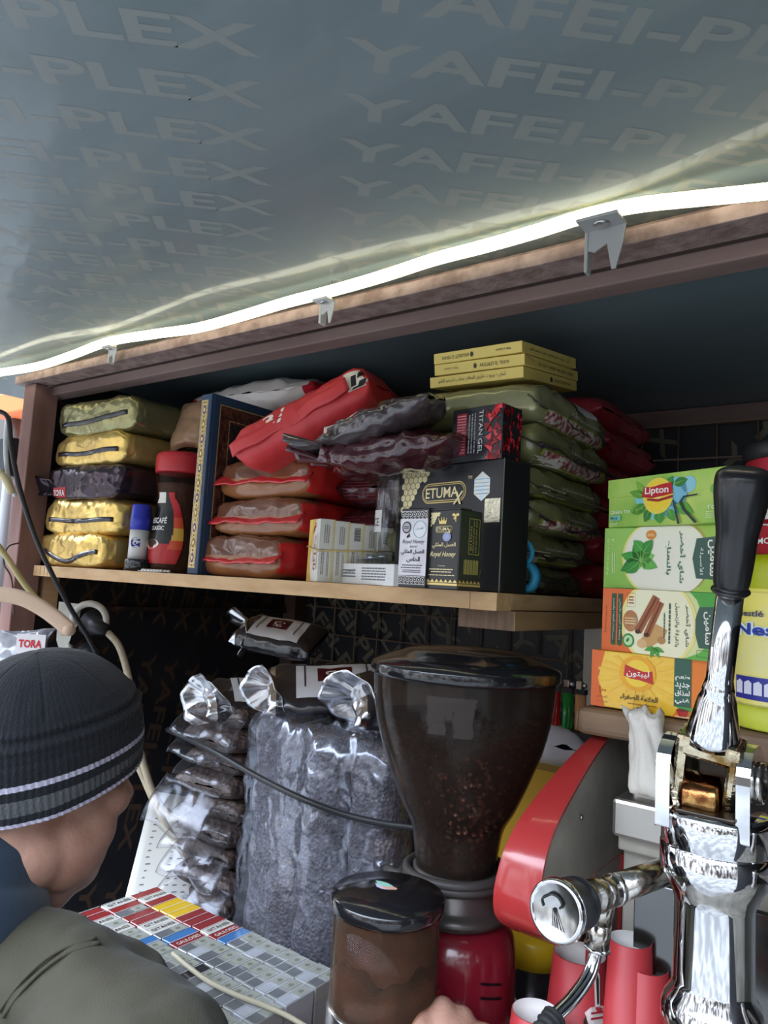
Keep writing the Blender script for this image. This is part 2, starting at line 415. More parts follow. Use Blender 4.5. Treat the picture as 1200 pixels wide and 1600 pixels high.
# header: a rusty angle bar under the ceiling and a timber rail behind and below it
hb = MB(); hb.box((-1.5, .722, 1.863), (.9, .764, 1.8795), rust, .001); hb.box((-1.5, .755, 1.875), (.9, .764, 1.8995), rust, .001)
tag(hb.build('steel_angle_bar'), 'rusty pinkish steel bar fixed under the ceiling just behind the light strip', 'bar')
hr = MB(); hr.box((-1.484, .772, 1.846), (.9, .806, 1.864), timberh, .002); hr.box((-1.484, .785, 1.862), (.9, .806, 1.8995), timberh, .001)
tag(hr.build('timber_rail'), 'long brown timber rail across the top of the cabinet opening', 'rail')
# ledger on the left wall under the shelf, corner batten
lb = MB(); lb.box((XL, .79, 1.408), (XL+.014, YB, 1.418), mat('black_batten', (.02, .014, .012), .7, var=((.16, .07, .03), 30, .55, .75)))
lb.box((XL, .80, 1.415), (XL+.03, .83, 1.478), pine)
tag(lb.build('wall_ledger'), 'thin dark ledger strip with chipped edge along the left wall', 'ledger')
cb = MB(); cb.box((XL+.0, YB-.05, .85), (XL+.045, YB, 1.478), mat('dark_brown_wood', (.055, .028, .02), .7, var=((.09, .045, .03), 20, .3, .7)), .002)
tag(cb.build('corner_batten'), 'dark brown upright batten in the back left corner under the shelf', 'batten')
# upper shelf
sh = MB(); sh.box((XL+.045, .765, 1.479), (-.44, YB-.012, 1.4995), chip, .0006)
for k, x in enumerate((-1.405, -1.39, -1.378, -1.362)):
    sh.box((x, .7648, 1.481), (x+.0012, .7652, 1.4975), P('3a2a1c'))
shelf = tag(sh.build('shelf_board'), 'light chipboard shelf carrying the coffee bags and black boxes', 'shelf')
se = MB(); se.box((-.4395, .765, 1.4785), (-.4045, .80, 1.4995), chip, .0006); se.box((-.4395, .8004, 1.4795), (-.4045, 1.30, 1.4995), mat('chipboard_edge', (.60, .40, .22), .6, var=((.46, .28, .13), 70, .35, .7), stretch=(1, .25, 1)), .0006)
se.build('end_block', shelf)
sb = MB(); sb.box((-.475, .80, 1.4555), (-.398, 1.14, 1.4785), pine, .0008); sb.box((-.475, .7997, 1.456), (-.399, .8003, 1.478), mat('end_grain', (.12, .075, .05), .8, bump=('noise', 300, .5), var=((.22, .145, .095), 150, .3, .7), stretch=(1, 1, .1)))
tag(sb.build('support_block'), 'short pine block fixed under the right end of the shelf', 'block')
wp = MB(); wp.box((-.445, 1.135, .9), (-.385, 1.175, 1.478), mat('white_painted_wood', (.55, .53, .48), .55, bump=('noise', 30, .3), var=((.38, .35, .30), 12, .4, .75)), .003)
tag(wp.build('painted_upright'), 'white painted upright behind the tea boxes under the shelf', 'post')
# wire mesh on the back wall
wm = MB(); rod = mat('rusty_wire', (.20, .13, .09), .7)
x = -1.39
while x < .3: wm.tube([(x, YB-.012, .95), (x, YB-.012, 1.89)], .0022, rod, 6, 0); x += .0745
z = 1.0
while z < 1.89: wm.tube([(-1.42, YB-.0165, z), (.3, YB-.0165, z)], .0022, rod, 6, 0); z += .072
tag(wm.build('wire_mesh'), 'rusty square wire mesh fixed over the dark back wall', 'wire mesh')
bb = MB(); bb.box((-.9, YB-.018, 1.862), (.9, YB, 1.898), timberh, .002)
tag(bb.build('back_rail'), 'brown timber rail at the top of the back wall', 'rail')
# lower right shelf
rs = MB(); rs.box((-.318, .795, 1.352), (.55, 1.12, 1.381), mat('grimy_brown_wood', (.15, .09, .055), .6, bump=('noise', 50, .4), var=((.25, .16, .09), 25, .35, .7), stretch=(.2, 1, 1)), .008, 3)
tag(rs.build('side_shelf'), 'worn brown shelf board under the stack of tea boxes', 'shelf')
# counter
ct = MB(); ct.box((-1.18, .43, .87), (.945, YB-.02, .90), mat('counter_top', (.17, .15, .13), .5, var=((.25, .22, .19), 8, .3, .7)), .003)
for x in (-1.15, .88):
    for y in (.46, 1.5): ct.box((x, y, 0), (x+.05, y+.05, .87), timber)
tag(ct.build('counter'), 'dark counter under the cigarette packs and grinder', 'counter')
# awning of the next stall, seen past the post
aw = MB()
aw.box((-4.2, 1.9, 2.30), (-2.3, 3.4, 2.42), mat('orange_canvas', (.75, .16, .04), .7), .01)
aw.tube([(-2.4, 2.0, 0), (-2.4, 2.0, 2.32)], .03, P('6a6a6a'), 10, 0)
aw.tube([(-4.1, 3.3, 0), (-4.1, 3.3, 2.32)], .03, P('6a6a6a'), 10, 0)
aw.tube([(-2.4, 3.3, 0), (-2.4, 3.3, 2.32)], .03, P('6a6a6a'), 10, 0); aw.tube([(-4.1, 2.0, 0), (-4.1, 2.0, 2.32)], .03, P('6a6a6a'), 10, 0)
tag(aw.build('street_awning'), 'orange awning outside, glimpsed beyond the left post', 'awning')

# ------------------------------------------------------------------ LED strip under the ceiling
led_emit = mat('led_tube_lit', (1, .94, .68), .3, emis=3.6)
led_clear = mat('led_tube_silicone', (.75, .74, .45), .25, trans=.3, emis=0)
gap_m = mat('led_tube_gap', (1, .93, .6), .3, emis=2.0)
lp = [(-60, 592), (0, 582), (60, 572), (110, 556), (170, 534), (240, 522), (310, 512), (380, 493), (450, 472), (520, 454), (600, 431), (680, 405), (760, 384), (840, 361), (920, 336), (1000, 320), (1080, 311), (1160, 303), (1240, 294), (1330, 280)]
lpts = [on(x, y, 'y', .697) for x, y in lp]
lpts = [Vector((p.x, p.y, min(p.z, 1.893))) for p in lpts]
cl = catmull(lpts, 10)
led = MB()
def led_ribbon(mb, pts, w, t, m, mf=None, dz=0):
    vs = []; n = len(pts)
    for i, p in enumerate(pts):
        # flat tube about 11 mm wide, facing down and forward
        a = Vector((0, -.78, -.62)); b = Vector((0, .62, -.78))
        a, b = Vector((0, .45, -.89)), Vector((0, -.89, -.45))
        c = p+Vector((0, 0, dz))
        for k in range(12):
            th = 2*math.pi*k/12; q = abs(math.cos(th))**.6*(1 if math.cos(th) > 0 else -1); r = abs(math.sin(th))**.6*(1 if math.sin(th) > 0 else -1)
            vs.append(c+a*q*w*1.12+b*r*t)
    fs = [[i*12+k, i*12+(k+1) % 12, (i+1)*12+(k+1) % 12, (i+1)*12+k] for i in range(n-1) for k in range(12)]
    ms = [(mf(i, k) if mf else m) for i in range(n-1) for k in range(12)]
    mb.add(vs, fs, ms, True)
led_ribbon(led, cl, .0072, .0036, led_emit, lambda i, k: (gap_m if i in (41, 158, 172) else led_emit) if k not in (11, 0, 5, 6) else led_clear)
strip = tag(led.build('led_strip_light'), 'glowing flat LED rope light hanging in waves under the ceiling', 'strip light')
plastic_clip = mat('white_clip_plastic', (.62, .60, .54), .4)
steel = mat('zinc_screw', (.55, .55, .55), .3, metal=1)
def clip(px, py, lab, big=1.0, col=plastic_clip):
    p = on(px, py, 'z', ZC); p.y -= 0
    lz_ = min(cl, key=lambda q: abs(q.x-p.x)).z; p.y = min(cl, key=lambda q: abs(q.x-p.x)).y; zt = min(ZC, lz_-.009)
    r = empty('cable_clip', (p.x, p.y, zt)); tag(r, lab, 'clip', 'clips holding the light strip')
    s = .012*big
    b = MB(); b.box((-s, -s*.7, -.0035), (s, s*.5, -.0002), col, .001)
    b.box((-s, s*.45, -.026*big), (-s+.004, s*.45+.012, -.0002), col, .001)
    b.prism([(-s, 0), (s, 0), (s*.9, -.010*big), (s*.55, -.026*big), (s*.35, -.026*big), (s*.1, -.010*big), (-s*.5, -.014*big), (-s*.9, -.012*big)], 0, .0018, col, mtx=Matrix(((1, 0, 0, 0), (0, 0, 1, s*.5), (0, 1, 0, -.002), (0, 0, 0, 1))))
    b.box((-.0015, .011, -.002), (.0015, .013, ZC-zt-.0002), steel, .0004)
    b.build('bracket', r)
    c = MB(); c.lathe([(0, -.0062), (.0025*big, -.006), (.0046*big, -.005), (.0048*big, -.0034)], steel, 20)
    c.build('screw', r)
    return r
clip(940, 318, 'large grey plastic clip with screw interrupting the light strip on the right', 1.8, mat('grey_clip', (.30, .30, .29), .5))
clip(512, 436, 'small white clip above the middle of the light strip', 1.1)
clip(172, 523, 'small white clip near the left end of the light strip', 1.0)
# ================================================================== bags and boxes on the upper shelf
ZS = 1.4998
def sgn(x): return 1 if x >= 0 else -1
def pouch(Wd, L, H, m, seed=0, ex=3.2, edge=.16, wr=.0025, ew=.007, matfn=None, nu=46, nv=60, tipx=.06, sag=0, mb=None, front=None, flat=.5):
    """soft filled bag: x across, y along its length, z up from its base; ends gather towards a seam"""
    mb = mb or MB()
    def fn(u, v):
        cap = 0
        if front:
            if u < .14: cap = 1-u/.14; u = 0
            else: u = (u-.14)/.86
        y = u*2-1; e = min(u, 1-u)/edge; e = min(e, 1)
        h = (1-(1-e)**2.2)**(1/2.2) if e < 1 else 1
        if front and u < .5: h = front+(1-front)*h
        h = max(h, .03); w = 1-tipx*(1-e)
        if cap: k_ = (1-cap)**.6; h *= k_; w *= k_; y -= .05*(1-k_**3)
        a = v*2*math.pi; c, s = math.cos(a), math.sin(a)
        x = Wd/2*w*sgn(c)*abs(c)**(2/ex); z = H/2*h*sgn(s)*abs(s)**(2/ex)
        p = Vector((x, y*L/2, z)); q = (p.x, p.y, p.z)
        amp = wr+(ew-wr)*(1-e)
        if cap: amp *= k_
        d = fbm(q, 22, seed)*amp*1.0+ridge(q, 30, seed)*amp*.55
        n = Vector((c*abs(c), 0, s*abs(s)*1.0)); n.normalize()
        if s < 0: d *= .4
        p += n*d; p.z += H*flat+sag*(y*y)*-H
        p.y += fbm((p.x, y*.1, p.z), 18, seed+3)*ew*(1-e)
        return p
    mb.grid(fn, nu, nv, m, matfn, cv=True)
    return mb
def sheet(fn, nu, nv, th, m, mb=None, matfn=None):
    """a thin solid sheet with both faces and an edge"""
    mb = mb or MB(); P0 = [[Vector(fn(i/nu, j/nv)) for j in range(nv+1)] for i in range(nu+1)]; top = []; bot = []
    for i in range(nu+1):
        for j in range(nv+1):
            a = P0[min(i+1, nu)][j]-P0[max(i-1, 0)][j]; b = P0[i][min(j+1, nv)]-P0[i][max(j-1, 0)]
            n = a.cross(b); n = n.normalized() if n.length > 1e-12 else Vector((0, 0, 1))
            top.append(P0[i][j]+n*th/2); bot.append(P0[i][j]-n*th/2)
    o = len(top); w = nv+1; fs = []; ms = []
    for i in range(nu):
        for j in range(nv):
            a, b, c, d = i*w+j, (i+1)*w+j, (i+1)*w+j+1, i*w+j+1
            mm = matfn((i+.5)/nu, (j+.5)/nv) if matfn else m
            fs += [[a, b, c, d], [o+d, o+c, o+b, o+a]]; ms += [mm, mm]
    edge = [i*w for i in range(nu)]+[nu*w+j for j in range(nv)]+[i*w+nv for i in range(nu, 0, -1)]+[j for j in range(nv, 0, -1)]
    for k in range(len(edge)):
        a, b = edge[k], edge[(k+1) % len(edge)]; fs.append([b, a, o+a, o+b]); ms.append(m)
    mb.add(top+bot, fs, ms, True); return mb
def fin(Wd, y0, z0, ln, m, seed=0, droop=.5, amp=.003, th=.0012, stripe=None, dirn=-1, mb=None):
    """flat crimped seam along the bag's end"""
    def fn(u, v):
        x = (u-.5)*Wd; t = v
        q = fbm((x, t*.02, seed), 40, seed)
        return (x, y0+dirn*ln*math.sin(min(1, t)*(1.57-droop))/max(.4, math.sin(1.57-droop)) if droop < 1.5 else y0+dirn*.002*t, z0-ln*t*droop+q*amp*(.3+t)+fbm((x, 0, 0), 12, seed+2)*amp*1.4)
    return sheet(fn, 34, 5, th, m, mb, stripe)
foil = lambda name, c, c2=None, r=.28, b1=.9: mat(name, c, r, metal=.75, bump=[('crease', 28, b1), ('facet', 60, .35)], var=(c2, 7, .3, .7) if c2 else None, bdist=.004)
soft = lambda name, c, c2=None, r=.32, b1=.6: mat(name, c, r, coat=.35, bump=[('crease', 20, b1), ('noise', 55, .25)], var=(c2, 10, .3, .7) if c2 else None, bdist=.003)

# --- five coffee bags stacked by the post
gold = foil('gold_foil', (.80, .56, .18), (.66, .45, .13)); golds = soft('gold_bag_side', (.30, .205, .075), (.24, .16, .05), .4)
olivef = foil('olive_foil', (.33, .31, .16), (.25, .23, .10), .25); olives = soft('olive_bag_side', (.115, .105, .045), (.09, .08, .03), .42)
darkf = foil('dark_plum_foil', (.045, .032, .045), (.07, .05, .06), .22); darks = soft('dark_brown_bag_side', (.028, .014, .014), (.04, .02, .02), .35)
blackstripe = mat('black_tin_tie', (.012, .01, .02), .25, coat=.4)
redp = P('b01c24'); whitep = P('e8e6e0'); blackp = P('101012')
zz = ZS
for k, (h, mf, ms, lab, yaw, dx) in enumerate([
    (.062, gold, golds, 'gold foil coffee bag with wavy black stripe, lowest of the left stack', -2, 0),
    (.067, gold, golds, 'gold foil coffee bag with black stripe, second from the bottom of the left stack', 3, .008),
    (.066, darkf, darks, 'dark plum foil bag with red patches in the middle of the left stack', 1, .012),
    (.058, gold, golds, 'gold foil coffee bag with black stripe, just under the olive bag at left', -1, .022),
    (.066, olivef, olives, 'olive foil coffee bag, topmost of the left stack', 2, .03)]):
    Wd, L = .25, .30
    x0 = -1.312+dx
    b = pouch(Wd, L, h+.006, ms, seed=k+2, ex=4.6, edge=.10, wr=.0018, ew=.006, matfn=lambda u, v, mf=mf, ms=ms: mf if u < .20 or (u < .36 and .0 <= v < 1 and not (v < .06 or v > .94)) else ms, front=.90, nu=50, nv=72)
    if k == 2:
        bv = b.bvh(); 
        b.drape(bv, gridgeo(10, 4), (-.05, -.13, .066), (.13, 0, 0), (0, .06, 0), (0, 0, 1), redp)
        b.drape(bv, gridgeo(6, 4), (-.095, -L/2, .006), (.045, 0, 0), (0, 0, .020), (0, -1, 0), redp)
        b.drape(bv, text_geo('TORA', .02), (-.092, -L/2, .009), (.038, 0, 0), (0, 0, .012), (0, -1, 0), whitep, off=.0014)
    o = b.build('coffee_bag', None, (x0, .772+L/2+.004*(k % 2), zz-.0015), R_(yaw))
    tag(o, lab, 'coffee bag', 'foil coffee bags stacked beside the post')
    if k != 2:
        st = MB(); bv = b.bvh(); zc = h*(.42 if k else .35)
        def sf(u, v, k=k, zc=zc, Wd=Wd, h=h):
            x = (u-.5)*Wd*.80-.0; wave = (.010*math.cos(u*6.5)*(1 if k == 0 else .2))+(.012*(u-.5) if k == 4 else 0)
            return Vector((x, 0, zc+wave+(v-.5)*.0085))
        def sfn(u, v):
            p = sf(u, v); hit = bv.ray_cast(Vector((p.x, -L, p.z)), Vector((0, 1, 0)), L*2)
            y = hit[0].y if hit[0] else -L/2
            return (p.x, y-.0018, p.z)
        sheet(sfn, 30, 2, .0014, blackstripe, st).build('tin_tie', o)
    else:
        t = MB(); sheet(lambda u, v: (-.10-.05*u, -.145-.012*u+.01*math.sin(v*5), .012+.03*v+.012*u*math.sin(v*9)), 8, 10, .002, darkf, t); t.build('twisted_corner', o)
    zz += h
# --- blue capped glue stick on a black tin
p = on(205, 872, 'y', .79)
tin = MB(); tin.lathe([(0, 0), (.0255, 0), (.0265, .001), (.0265, .0195), (.0255, .021), (0, .021)], mat('black_gloss_plastic', (.012, .012, .013), .12, coat=.5), 36)
tag(tin.build('round_tin', None, (p.x+.012, .80, ZS)), 'flat black round tin under the glue stick', 'tin')
g = empty('glue_stick', (p.x+.008, .797, ZS+.0212)); g.scale = (1.08, 1.08, 1.10); tag(g, 'white glue stick with a blue cap standing on the black tin', 'glue stick')
bl = mat('blue_cap_plastic', (.03, .04, .42), .35); wt = mat('white_label', (.72, .70, .66), .45)
b = MB(); b.lathe([(0, 0), (.0155, 0), (.0155, .047), (0, .047)], wt, 32)
bv = b.bvh(); b.drape(bv, text_geo('G', .05), (.001, -.016, .018), (.013, 0, 0), (0, 0, .016), (0, -1, 0), P('1c2a8a')); b.drape(bv, text_geo('O', .05), (-.0135, -.016, .018), (.008, 0, 0), (0, 0, .016), (0, -1, 0), P('1c2a8a'))
b.build('tube', g)
b = MB(); b.lathe([(.0165, .0475), (.0165, .066), (.0158, .067), (.0152, .086), (.0142, .0885), (0, .0885)], bl, 32); b.box((-.0205, -.004, .044), (-.016, .004, .082), bl, .0015)
b.build('cap', g)
# --- coffee jar
jar = empty('coffee_jar', (-1.103, .850, ZS)); jar.scale = (1.16, 1.16, 1.10); tag(jar, 'glass jar of instant coffee with a red lid and curved label', 'jar')
prof = [(0, .002), (.033, .0), (.040, .003), (.0425, .012), (.0425, .03), (.040, .055), (.0365, .085), (.0345, .105), (.0355, .125), (.0385, .15), (.0385, .162), (.0355, .168)]
pc = catmull([(r, z, 0) for r, z in prof], 4); pr = [(max(q[0], 0), q[1]) for q in pc]
b = MB(); b.lathe(pr, glass('jar_glass', (.93, .88, .84), .12, .03, dark=(.06, .025, .015)), 56); b.build('glass_body', jar)
b = MB(); b.lathe([(max(r-.0022, 0), z+.001) for r, z in pr if z < .150]+[(0, .150)], mat('instant_coffee', (.075, .028, .014), .8, bump=('noise', 260, .8)), 48)
tag(b.build('coffee_granules', jar), kind='stuff')
b = MB(); b.lathe([(.036, .163), (.041, .1635), (.0415, .167), (.0415, .188), (.040, .194), (.036, .197), (0, .1985)], mat('red_lid_plastic', (.50, .025, .03), .4, bump=('noise', 30, .05)), 56); b.build('lid', jar)
lab = MB()
def rj(z):
    for i in range(len(pr)-1):
        if pr[i][1] <= z <= pr[i+1][1] and pr[i+1][1] > pr[i][1]:
            t = (z-pr[i][1])/(pr[i+1][1]-pr[i][1]); return pr[i][0]+t*(pr[i+1][0]-pr[i][0])
    return .04
def wrap(th, z, off=.0006): r = rj(z)+off; return (r*math.cos(th), r*math.sin(th), z)
AC = R_(-74)   # middle of the label, facing the street
def lm(u, v):
    th = (u-.5)*1.9; z = .012+.112*v
    if u > .80+.12*math.sin(v*5+.3): return bm_['r' if v < .62 else 'o']
    return bm_['k']
bm_ = {'r': P('c81e22', .3), 'o': P('d8862a', .3), 'k': P('17100e', .3)}
def jlab(u, v):
    edge = .46+.54*math.sin(math.pi*min(1, v*.96+.12))**.6
    th = AC+(u-.5)*1.75*edge; return wrap(th, .014+.115*v)
def jm(u, v):
    d = u-.63-.16*math.sin((v-.1)*3.2)
    if d > 0: return P('d6a23a', .3) if .32 < v < .5 else (P('d24a20', .3) if .2 < v < .66 else P('c2161c', .3))
    if v < .28 and u > .1: return P('b3161c', .3)
    if v > .84 and u < .5: return P('e4ded2', .3)
    return P('120d0c', .3)
lab.grid(jlab, 36, 40, blackp, jm)
def jtext(t, th0, th1, z0, z1, m, off=.0014):
    vs, fs = text_geo(t, .02); lab.add([wrap(AC+th0+(th1-th0)*x, z0+(z1-z0)*y, off) for x, y in vs], fs, m)
jtext('NESCAFÉ', -.78, .18, .0785, .090, P('f4f0ea')); jtext('CLASSIC', -.62, .10, .0675, .0745, P('f0ece4'))
for cx, cz, rr, m in ((-.42, .045, .0105, 'f0e8dc'), (-.42, .047, .0075, '3a1a0c')):
    lab.add([wrap(AC+cx+rr*1.5*math.cos(R_(k*20))/.04, cz+rr*.75*math.sin(R_(k*20)), .0012+.0004*(m[0] == '3')) for k in range(18)], [list(range(18))], P(m))
lab.build('label', jar)
# --- blister pack in front of the jar
silver = mat('blister_foil', (.62, .64, .66), .25, metal=.8, bump=('noise', 200, .3)); pill = mat('white_tablet', (.82, .80, .74), .4)
def blister(loc, rz, w, d, nx, ny, lab, pm=pill, tilt=0, pr_=.0042, grp=None):
    r = empty('blister_pack', loc, rz); r.rotation_euler = (tilt, 0, rz); tag(r, lab, 'blister pack', grp)
    b = MB(); b.box((0, 0, 0), (w, d, .0006), silver); b.build('foil_card', r)
    for i in range(nx):
        for j in range(ny):
            c = MB(); c.ell((w*(i+.5)/nx, d*(j+.5)/ny, .0006), (pr_, pr_*.9, .0036), pm, 14, 8); c.build('tablet_bubble', r)
    return r
blister((-1.095, .768, ZS+.0008), R_(-1), .060, .030, 7, 2, 'strip of white tablets in front of the coffee jar', pr_=.0038)
# --- embossed book
navy = mat('navy_leather', (.022, .05, .10), .45, bump=('noise', 220, .25)); giltm = mat('gilt', (.72, .55, .24), .4, metal=.5, bump=('noise', 400, .6), var=((.45, .32, .14), 260, .4, .6))
bk = empty('bound_book', (-.980, .782, ZS), R_(-2)); tag(bk, 'upright navy bound book with an ornate gold spine', 'book')
BH = .300
b = MB(); b.box((-.002, 0, 0), (.0255, .008, BH), navy, .002, 3); b.box((-.002, .006, 0), (.001, .205, BH), navy, .0006); b.box((.0230, .006, 0), (.026, .205, BH), navy, .0006)
f = Face(b, (-.002, -.0002, 0), (1, 0, 0), (0, 0, 1), .0275, BH)
f.rect(.10, .035, .72, .965, giltm, 1); f.frame(.17, .05, .65, .95, .0006, P('3a2c5c'), 2)
for k in range(11):
    yy = .09+.082*k
    f.ell(.41, yy, .15, .026, P('8a6a30' if k % 2 else '5a4478'), 2, 12); f.ell(.41, yy, .08, .013, P('e8d090'), 3, 8)
    for s_ in (-1, 1): f.poly([(.41, yy+.035*s_), (.49, yy+.041*s_), (.41, yy+.047*s_), (.33, yy+.041*s_)], P('6a3a2a'), 2)
r = Face(b, (.0262, .008, 0), (0, 1, 0), (0, 0, 1), .197, BH)
r.rect(.05, .04, .97, .95, mat('tooled_brown_panel', (.11, .035, .02), .4, bump=('facet', 160, .8), var=((.035, .012, .01), 130, .4, .6)), 1)
r.frame(.05, .04, .97, .95, .002, giltm, 2); r.frame(.16, .12, .86, .87, .0012, giltm, 2)
r.rect(.18, .135, .84, .855, mat('tooled_dark_centre', (.018, .016, .02), .4, bump=('facet', 120, .8)), 2)
b.build('cover', bk)
b = MB(); b.box((.0015, .0085, .003), (.0222, .2, BH-.003), P('d8ccb0')); b.build('page_block', bk)
# --- red and white poultry bag lying behind and above the book
chick = soft('white_red_bag', (.66, .62, .58), (.60, .52, .47), .3)
b = pouch(.32, .17, .055, chick, seed=31, ex=2.6, edge=.22, ew=.008, matfn=lambda u, v: P('b0202c', .3) if (u > .86 or v < .07 or v > .90 or .47 < v < .56) else chick, nu=40, nv=60)
bv = b.bvh()
for (x, y) in ((-.12, -.05), (-.105, -.035), (.05, -.045), (.06, -.03)):
    b.drape(bv, gridgeo(4, 4), (x, y, .05), (.012, 0, 0), (0, .012, 0), (0, 0, 1), blackp)
o = b.build('poultry_snack_bag', None, (-1.02, 1.00, 1.812), R_(4)); tag(o, 'white and red crinkled bag propped behind the top of the book', 'bag')
# its supports: older bags in the row behind
b = pouch(.085, .10, .04, soft('beige_bag', (.46, .29, .17), (.38, .2, .11)), seed=33, ex=2.5, edge=.3)
o = b.build('hanging_pouch', None, (-1.130, .905, 1.775), 0); o.rotation_euler = (R_(75), 0, R_(5)); tag(o, 'small beige pouch with red edge hanging behind the coffee jar lid', 'bag')
zz = ZS
for k in range(5):
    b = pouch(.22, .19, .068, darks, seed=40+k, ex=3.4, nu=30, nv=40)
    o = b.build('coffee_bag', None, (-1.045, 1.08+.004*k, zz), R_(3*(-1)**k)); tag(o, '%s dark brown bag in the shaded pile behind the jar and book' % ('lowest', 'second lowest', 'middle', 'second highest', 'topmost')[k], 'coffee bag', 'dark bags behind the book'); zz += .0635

# --- three red and brown ground coffee bags
brn = soft('brown_coffee_pack', (.33, .13, .045), (.24, .085, .03), .28, .7); brnt = mat('brown_clear_top', (.13, .045, .025), .16, coat=.6, bump=[('crease', 26, .9)], var=((.2, .08, .04), 14, .35, .7), bdist=.004)
redb = mat('red_pack', (.56, .022, .022), .3, coat=.3, bump=[('crease', 18, .5), ('noise', 50, .3)], bdist=.003)
redseam = mat('red_seam', (.62, .035, .04), .25, coat=.5, bump=('noise', 120, .4)); pinkp = P('e08a86')
zz = ZS
for k, (h, dx, dy, yaw, lab) in enumerate([
    (.066, -.022, -.004, -3, 'brown and red coffee bag, lowest of the three under the red parcel'),
    (.060, .000, .004, 0, 'brown and red coffee bag, middle of the three under the red parcel'),
    (.064, -.002, .010, 2, 'brown and red coffee bag, top of the three, right under the red parcel')]):
    Wd, L = .205, .19
    def mf(u, v):
        if u > .36: return redb
        side = v < .075 or v > .90
        if side: return redb if u > .15 else (brnt if v < .5 else brn)
        return brnt if v < .5 else brn
    b = pouch(Wd, L, h+.003, redb, seed=50+k, ex=4.2, edge=.14, wr=.0022, ew=.006, matfn=mf, front=.80, nu=48, nv=72)
    bv = b.bvh()
    for q in range(9):
        b.drape(bv, gridgeo(8, 1), (Wd/2+.01, -.005+.0085*q, h*.22), (0, 0, h*(.45+.12*math.sin(q*3))), (0, .0014, 0), (1, 0, 0), pinkp)
    b.drape(bv, gridgeo(8, 2), (Wd/2+.01, .078, h*.2), (0, 0, h*.55), (0, .006, 0), (1, 0, 0), pinkp)
    o = b.build('ground_coffee_bag', None, (-.853+dx, .80+L/2+dy, zz-.001), R_(yaw)); tag(o, lab, 'coffee bag', 'red and brown ground coffee bags')
    s_ = fin(Wd*.97, -L/2+.006, h*.60, .017, redseam, seed=60+k, droop=.9, amp=.003, th=.0022)
    s_.build('seam', o); zz += h
# --- red parcel tilted on top
rp = mat('red_matte_parcel', (.55, .035, .038), .45, bump=[('crease', 12, .45)], bdist=.004)
b = pouch(.12, .245, .074, rp, seed=71, ex=3.0, edge=.14, wr=.003, ew=.006, nu=50, nv=64)
def orient(ydir, roll=0, zup=Vector((0, 0, 1))):
    y = Vector(ydir).normalized(); x = y.cross(zup).normalized(); z = x.cross(y).normalized()
    M = Matrix((x, y, z)).transposed().to_4x4()
    return M @ Matrix.Rotation(roll, 4, 'Y')
def place(o, c, ydir, roll=0): o.matrix_basis = Matrix.Translation(c) @ orient(ydir, roll)
bv = b.bvh()
b.drape(bv, text_geo('3/', .02), (.06, -.055, .040), (0, .040, 0), (0, 0, .020), (1, 0, 0), P('e8dccc'), off=.001)
b.drape(bv, gridgeo(8, 8), (.06, .088, .030), (0, .036, 0), (0, 0, .030), (1, 0, 0), P('dcd2c4'), off=.001)
for (q0, q1, w_, h_) in ((.094, .036, .008, .016), (.104, .034, .012, .006), (.106, .045, .010, .009), (.093, .031, .026, .003)):
    b.drape(bv, gridgeo(4, 4), (.06, q0, q1), (0, w_, 0), (0, .004, h_), (1, 0, 0), blackp, off=.0017)
rpo = b.build('red_parcel'); tag(rpo, 'matte red parcel tilted up on top of the three brown coffee bags', 'parcel')
c = D(508, 655, 1.12); place(rpo, c+Vector((0, 0, -.042)), (math.cos(R_(24))*.97, .20, math.sin(R_(24))))
s_ = MB(); sheet(lambda u, v: (.0625+.004*math.sin(u*9), -.118+.21*u, .024+.006*u+.020*v+.002*math.sin(u*20)), 30, 4, .0018, rp, s_); s_.build('side_flap', rpo)

# --- dark maroon bags in film, stacked between the brown and the olive bags
mar = mat('maroon_film_bag', (.042, .010, .014), .16, coat=.7, bump=[('crease', 16, .9), ('noise', 40, .4)], var=((.075, .015, .02), 8, .35, .7), bdist=.004)
crk = mat('crinkled_dark_film', (.05, .035, .04), .12, coat=1, bump=[('crease', 22, 1.0)], var=((.10, .08, .08), 20, .45, .7), bdist=.006)
zz = ZS
for k in range(3):
    b = pouch(.125, .22, .062, mar, seed=80+k, ex=3.0, edge=.25, wr=.003, ew=.008, nu=40, nv=56)
    bv = b.bvh()
    for q in range(7): b.drape(bv, gridgeo(8, 1), (-.045, -.12, .014+.005*q), (.07-.01*(q % 3), 0, 0), (0, 0, .0012), (0, -1, 0), P('7a3038'), reach=.1)
    o = b.build('coffee_bag', None, (-.700, .985, zz), R_(4*(-1)**k)); tag(o, 'dark maroon wrapped bag, %s of three between the brown bags and the gift box' % ('lowest', 'middle', 'topmost')[k], 'coffee bag', 'maroon film wrapped bags'); zz += .058
def crinkle(lab, c, ydir, L, Wd, H, seed, m=crk, name='film_wrapped_bag', tail=True):
    b = pouch(Wd, L, H, m, seed=seed, ex=2.4, edge=.45, wr=.011, ew=.016, nu=70, nv=72)
    o = b.build(name); place(o, c, ydir); tag(o, lab, 'bag')
    if tail:
        t = MB(); sheet(lambda u, v: ((u-.5)*Wd*(.5+.5*v), -L/2+.006-.045*v, H*.5+.010*math.sin(u*16)*(v+.2)+.02*v), 22, 8, .0014, m, t); t.build('twisted_end', o)
    return o
crinkle('dark crinkled film bag leaning up from under the red parcel towards the olive bags', D(606, 655, .97)+Vector((0, 0, -.03)), (.75, .25, .32), .16, .10, .042, 91)
crinkle('dark maroon bag with a shiny creased end, below the crinkled film bag', D(620, 706, .965)+Vector((0, 0, -.03)), (.9, .2, .12), .19, .10, .052, 93, mar)
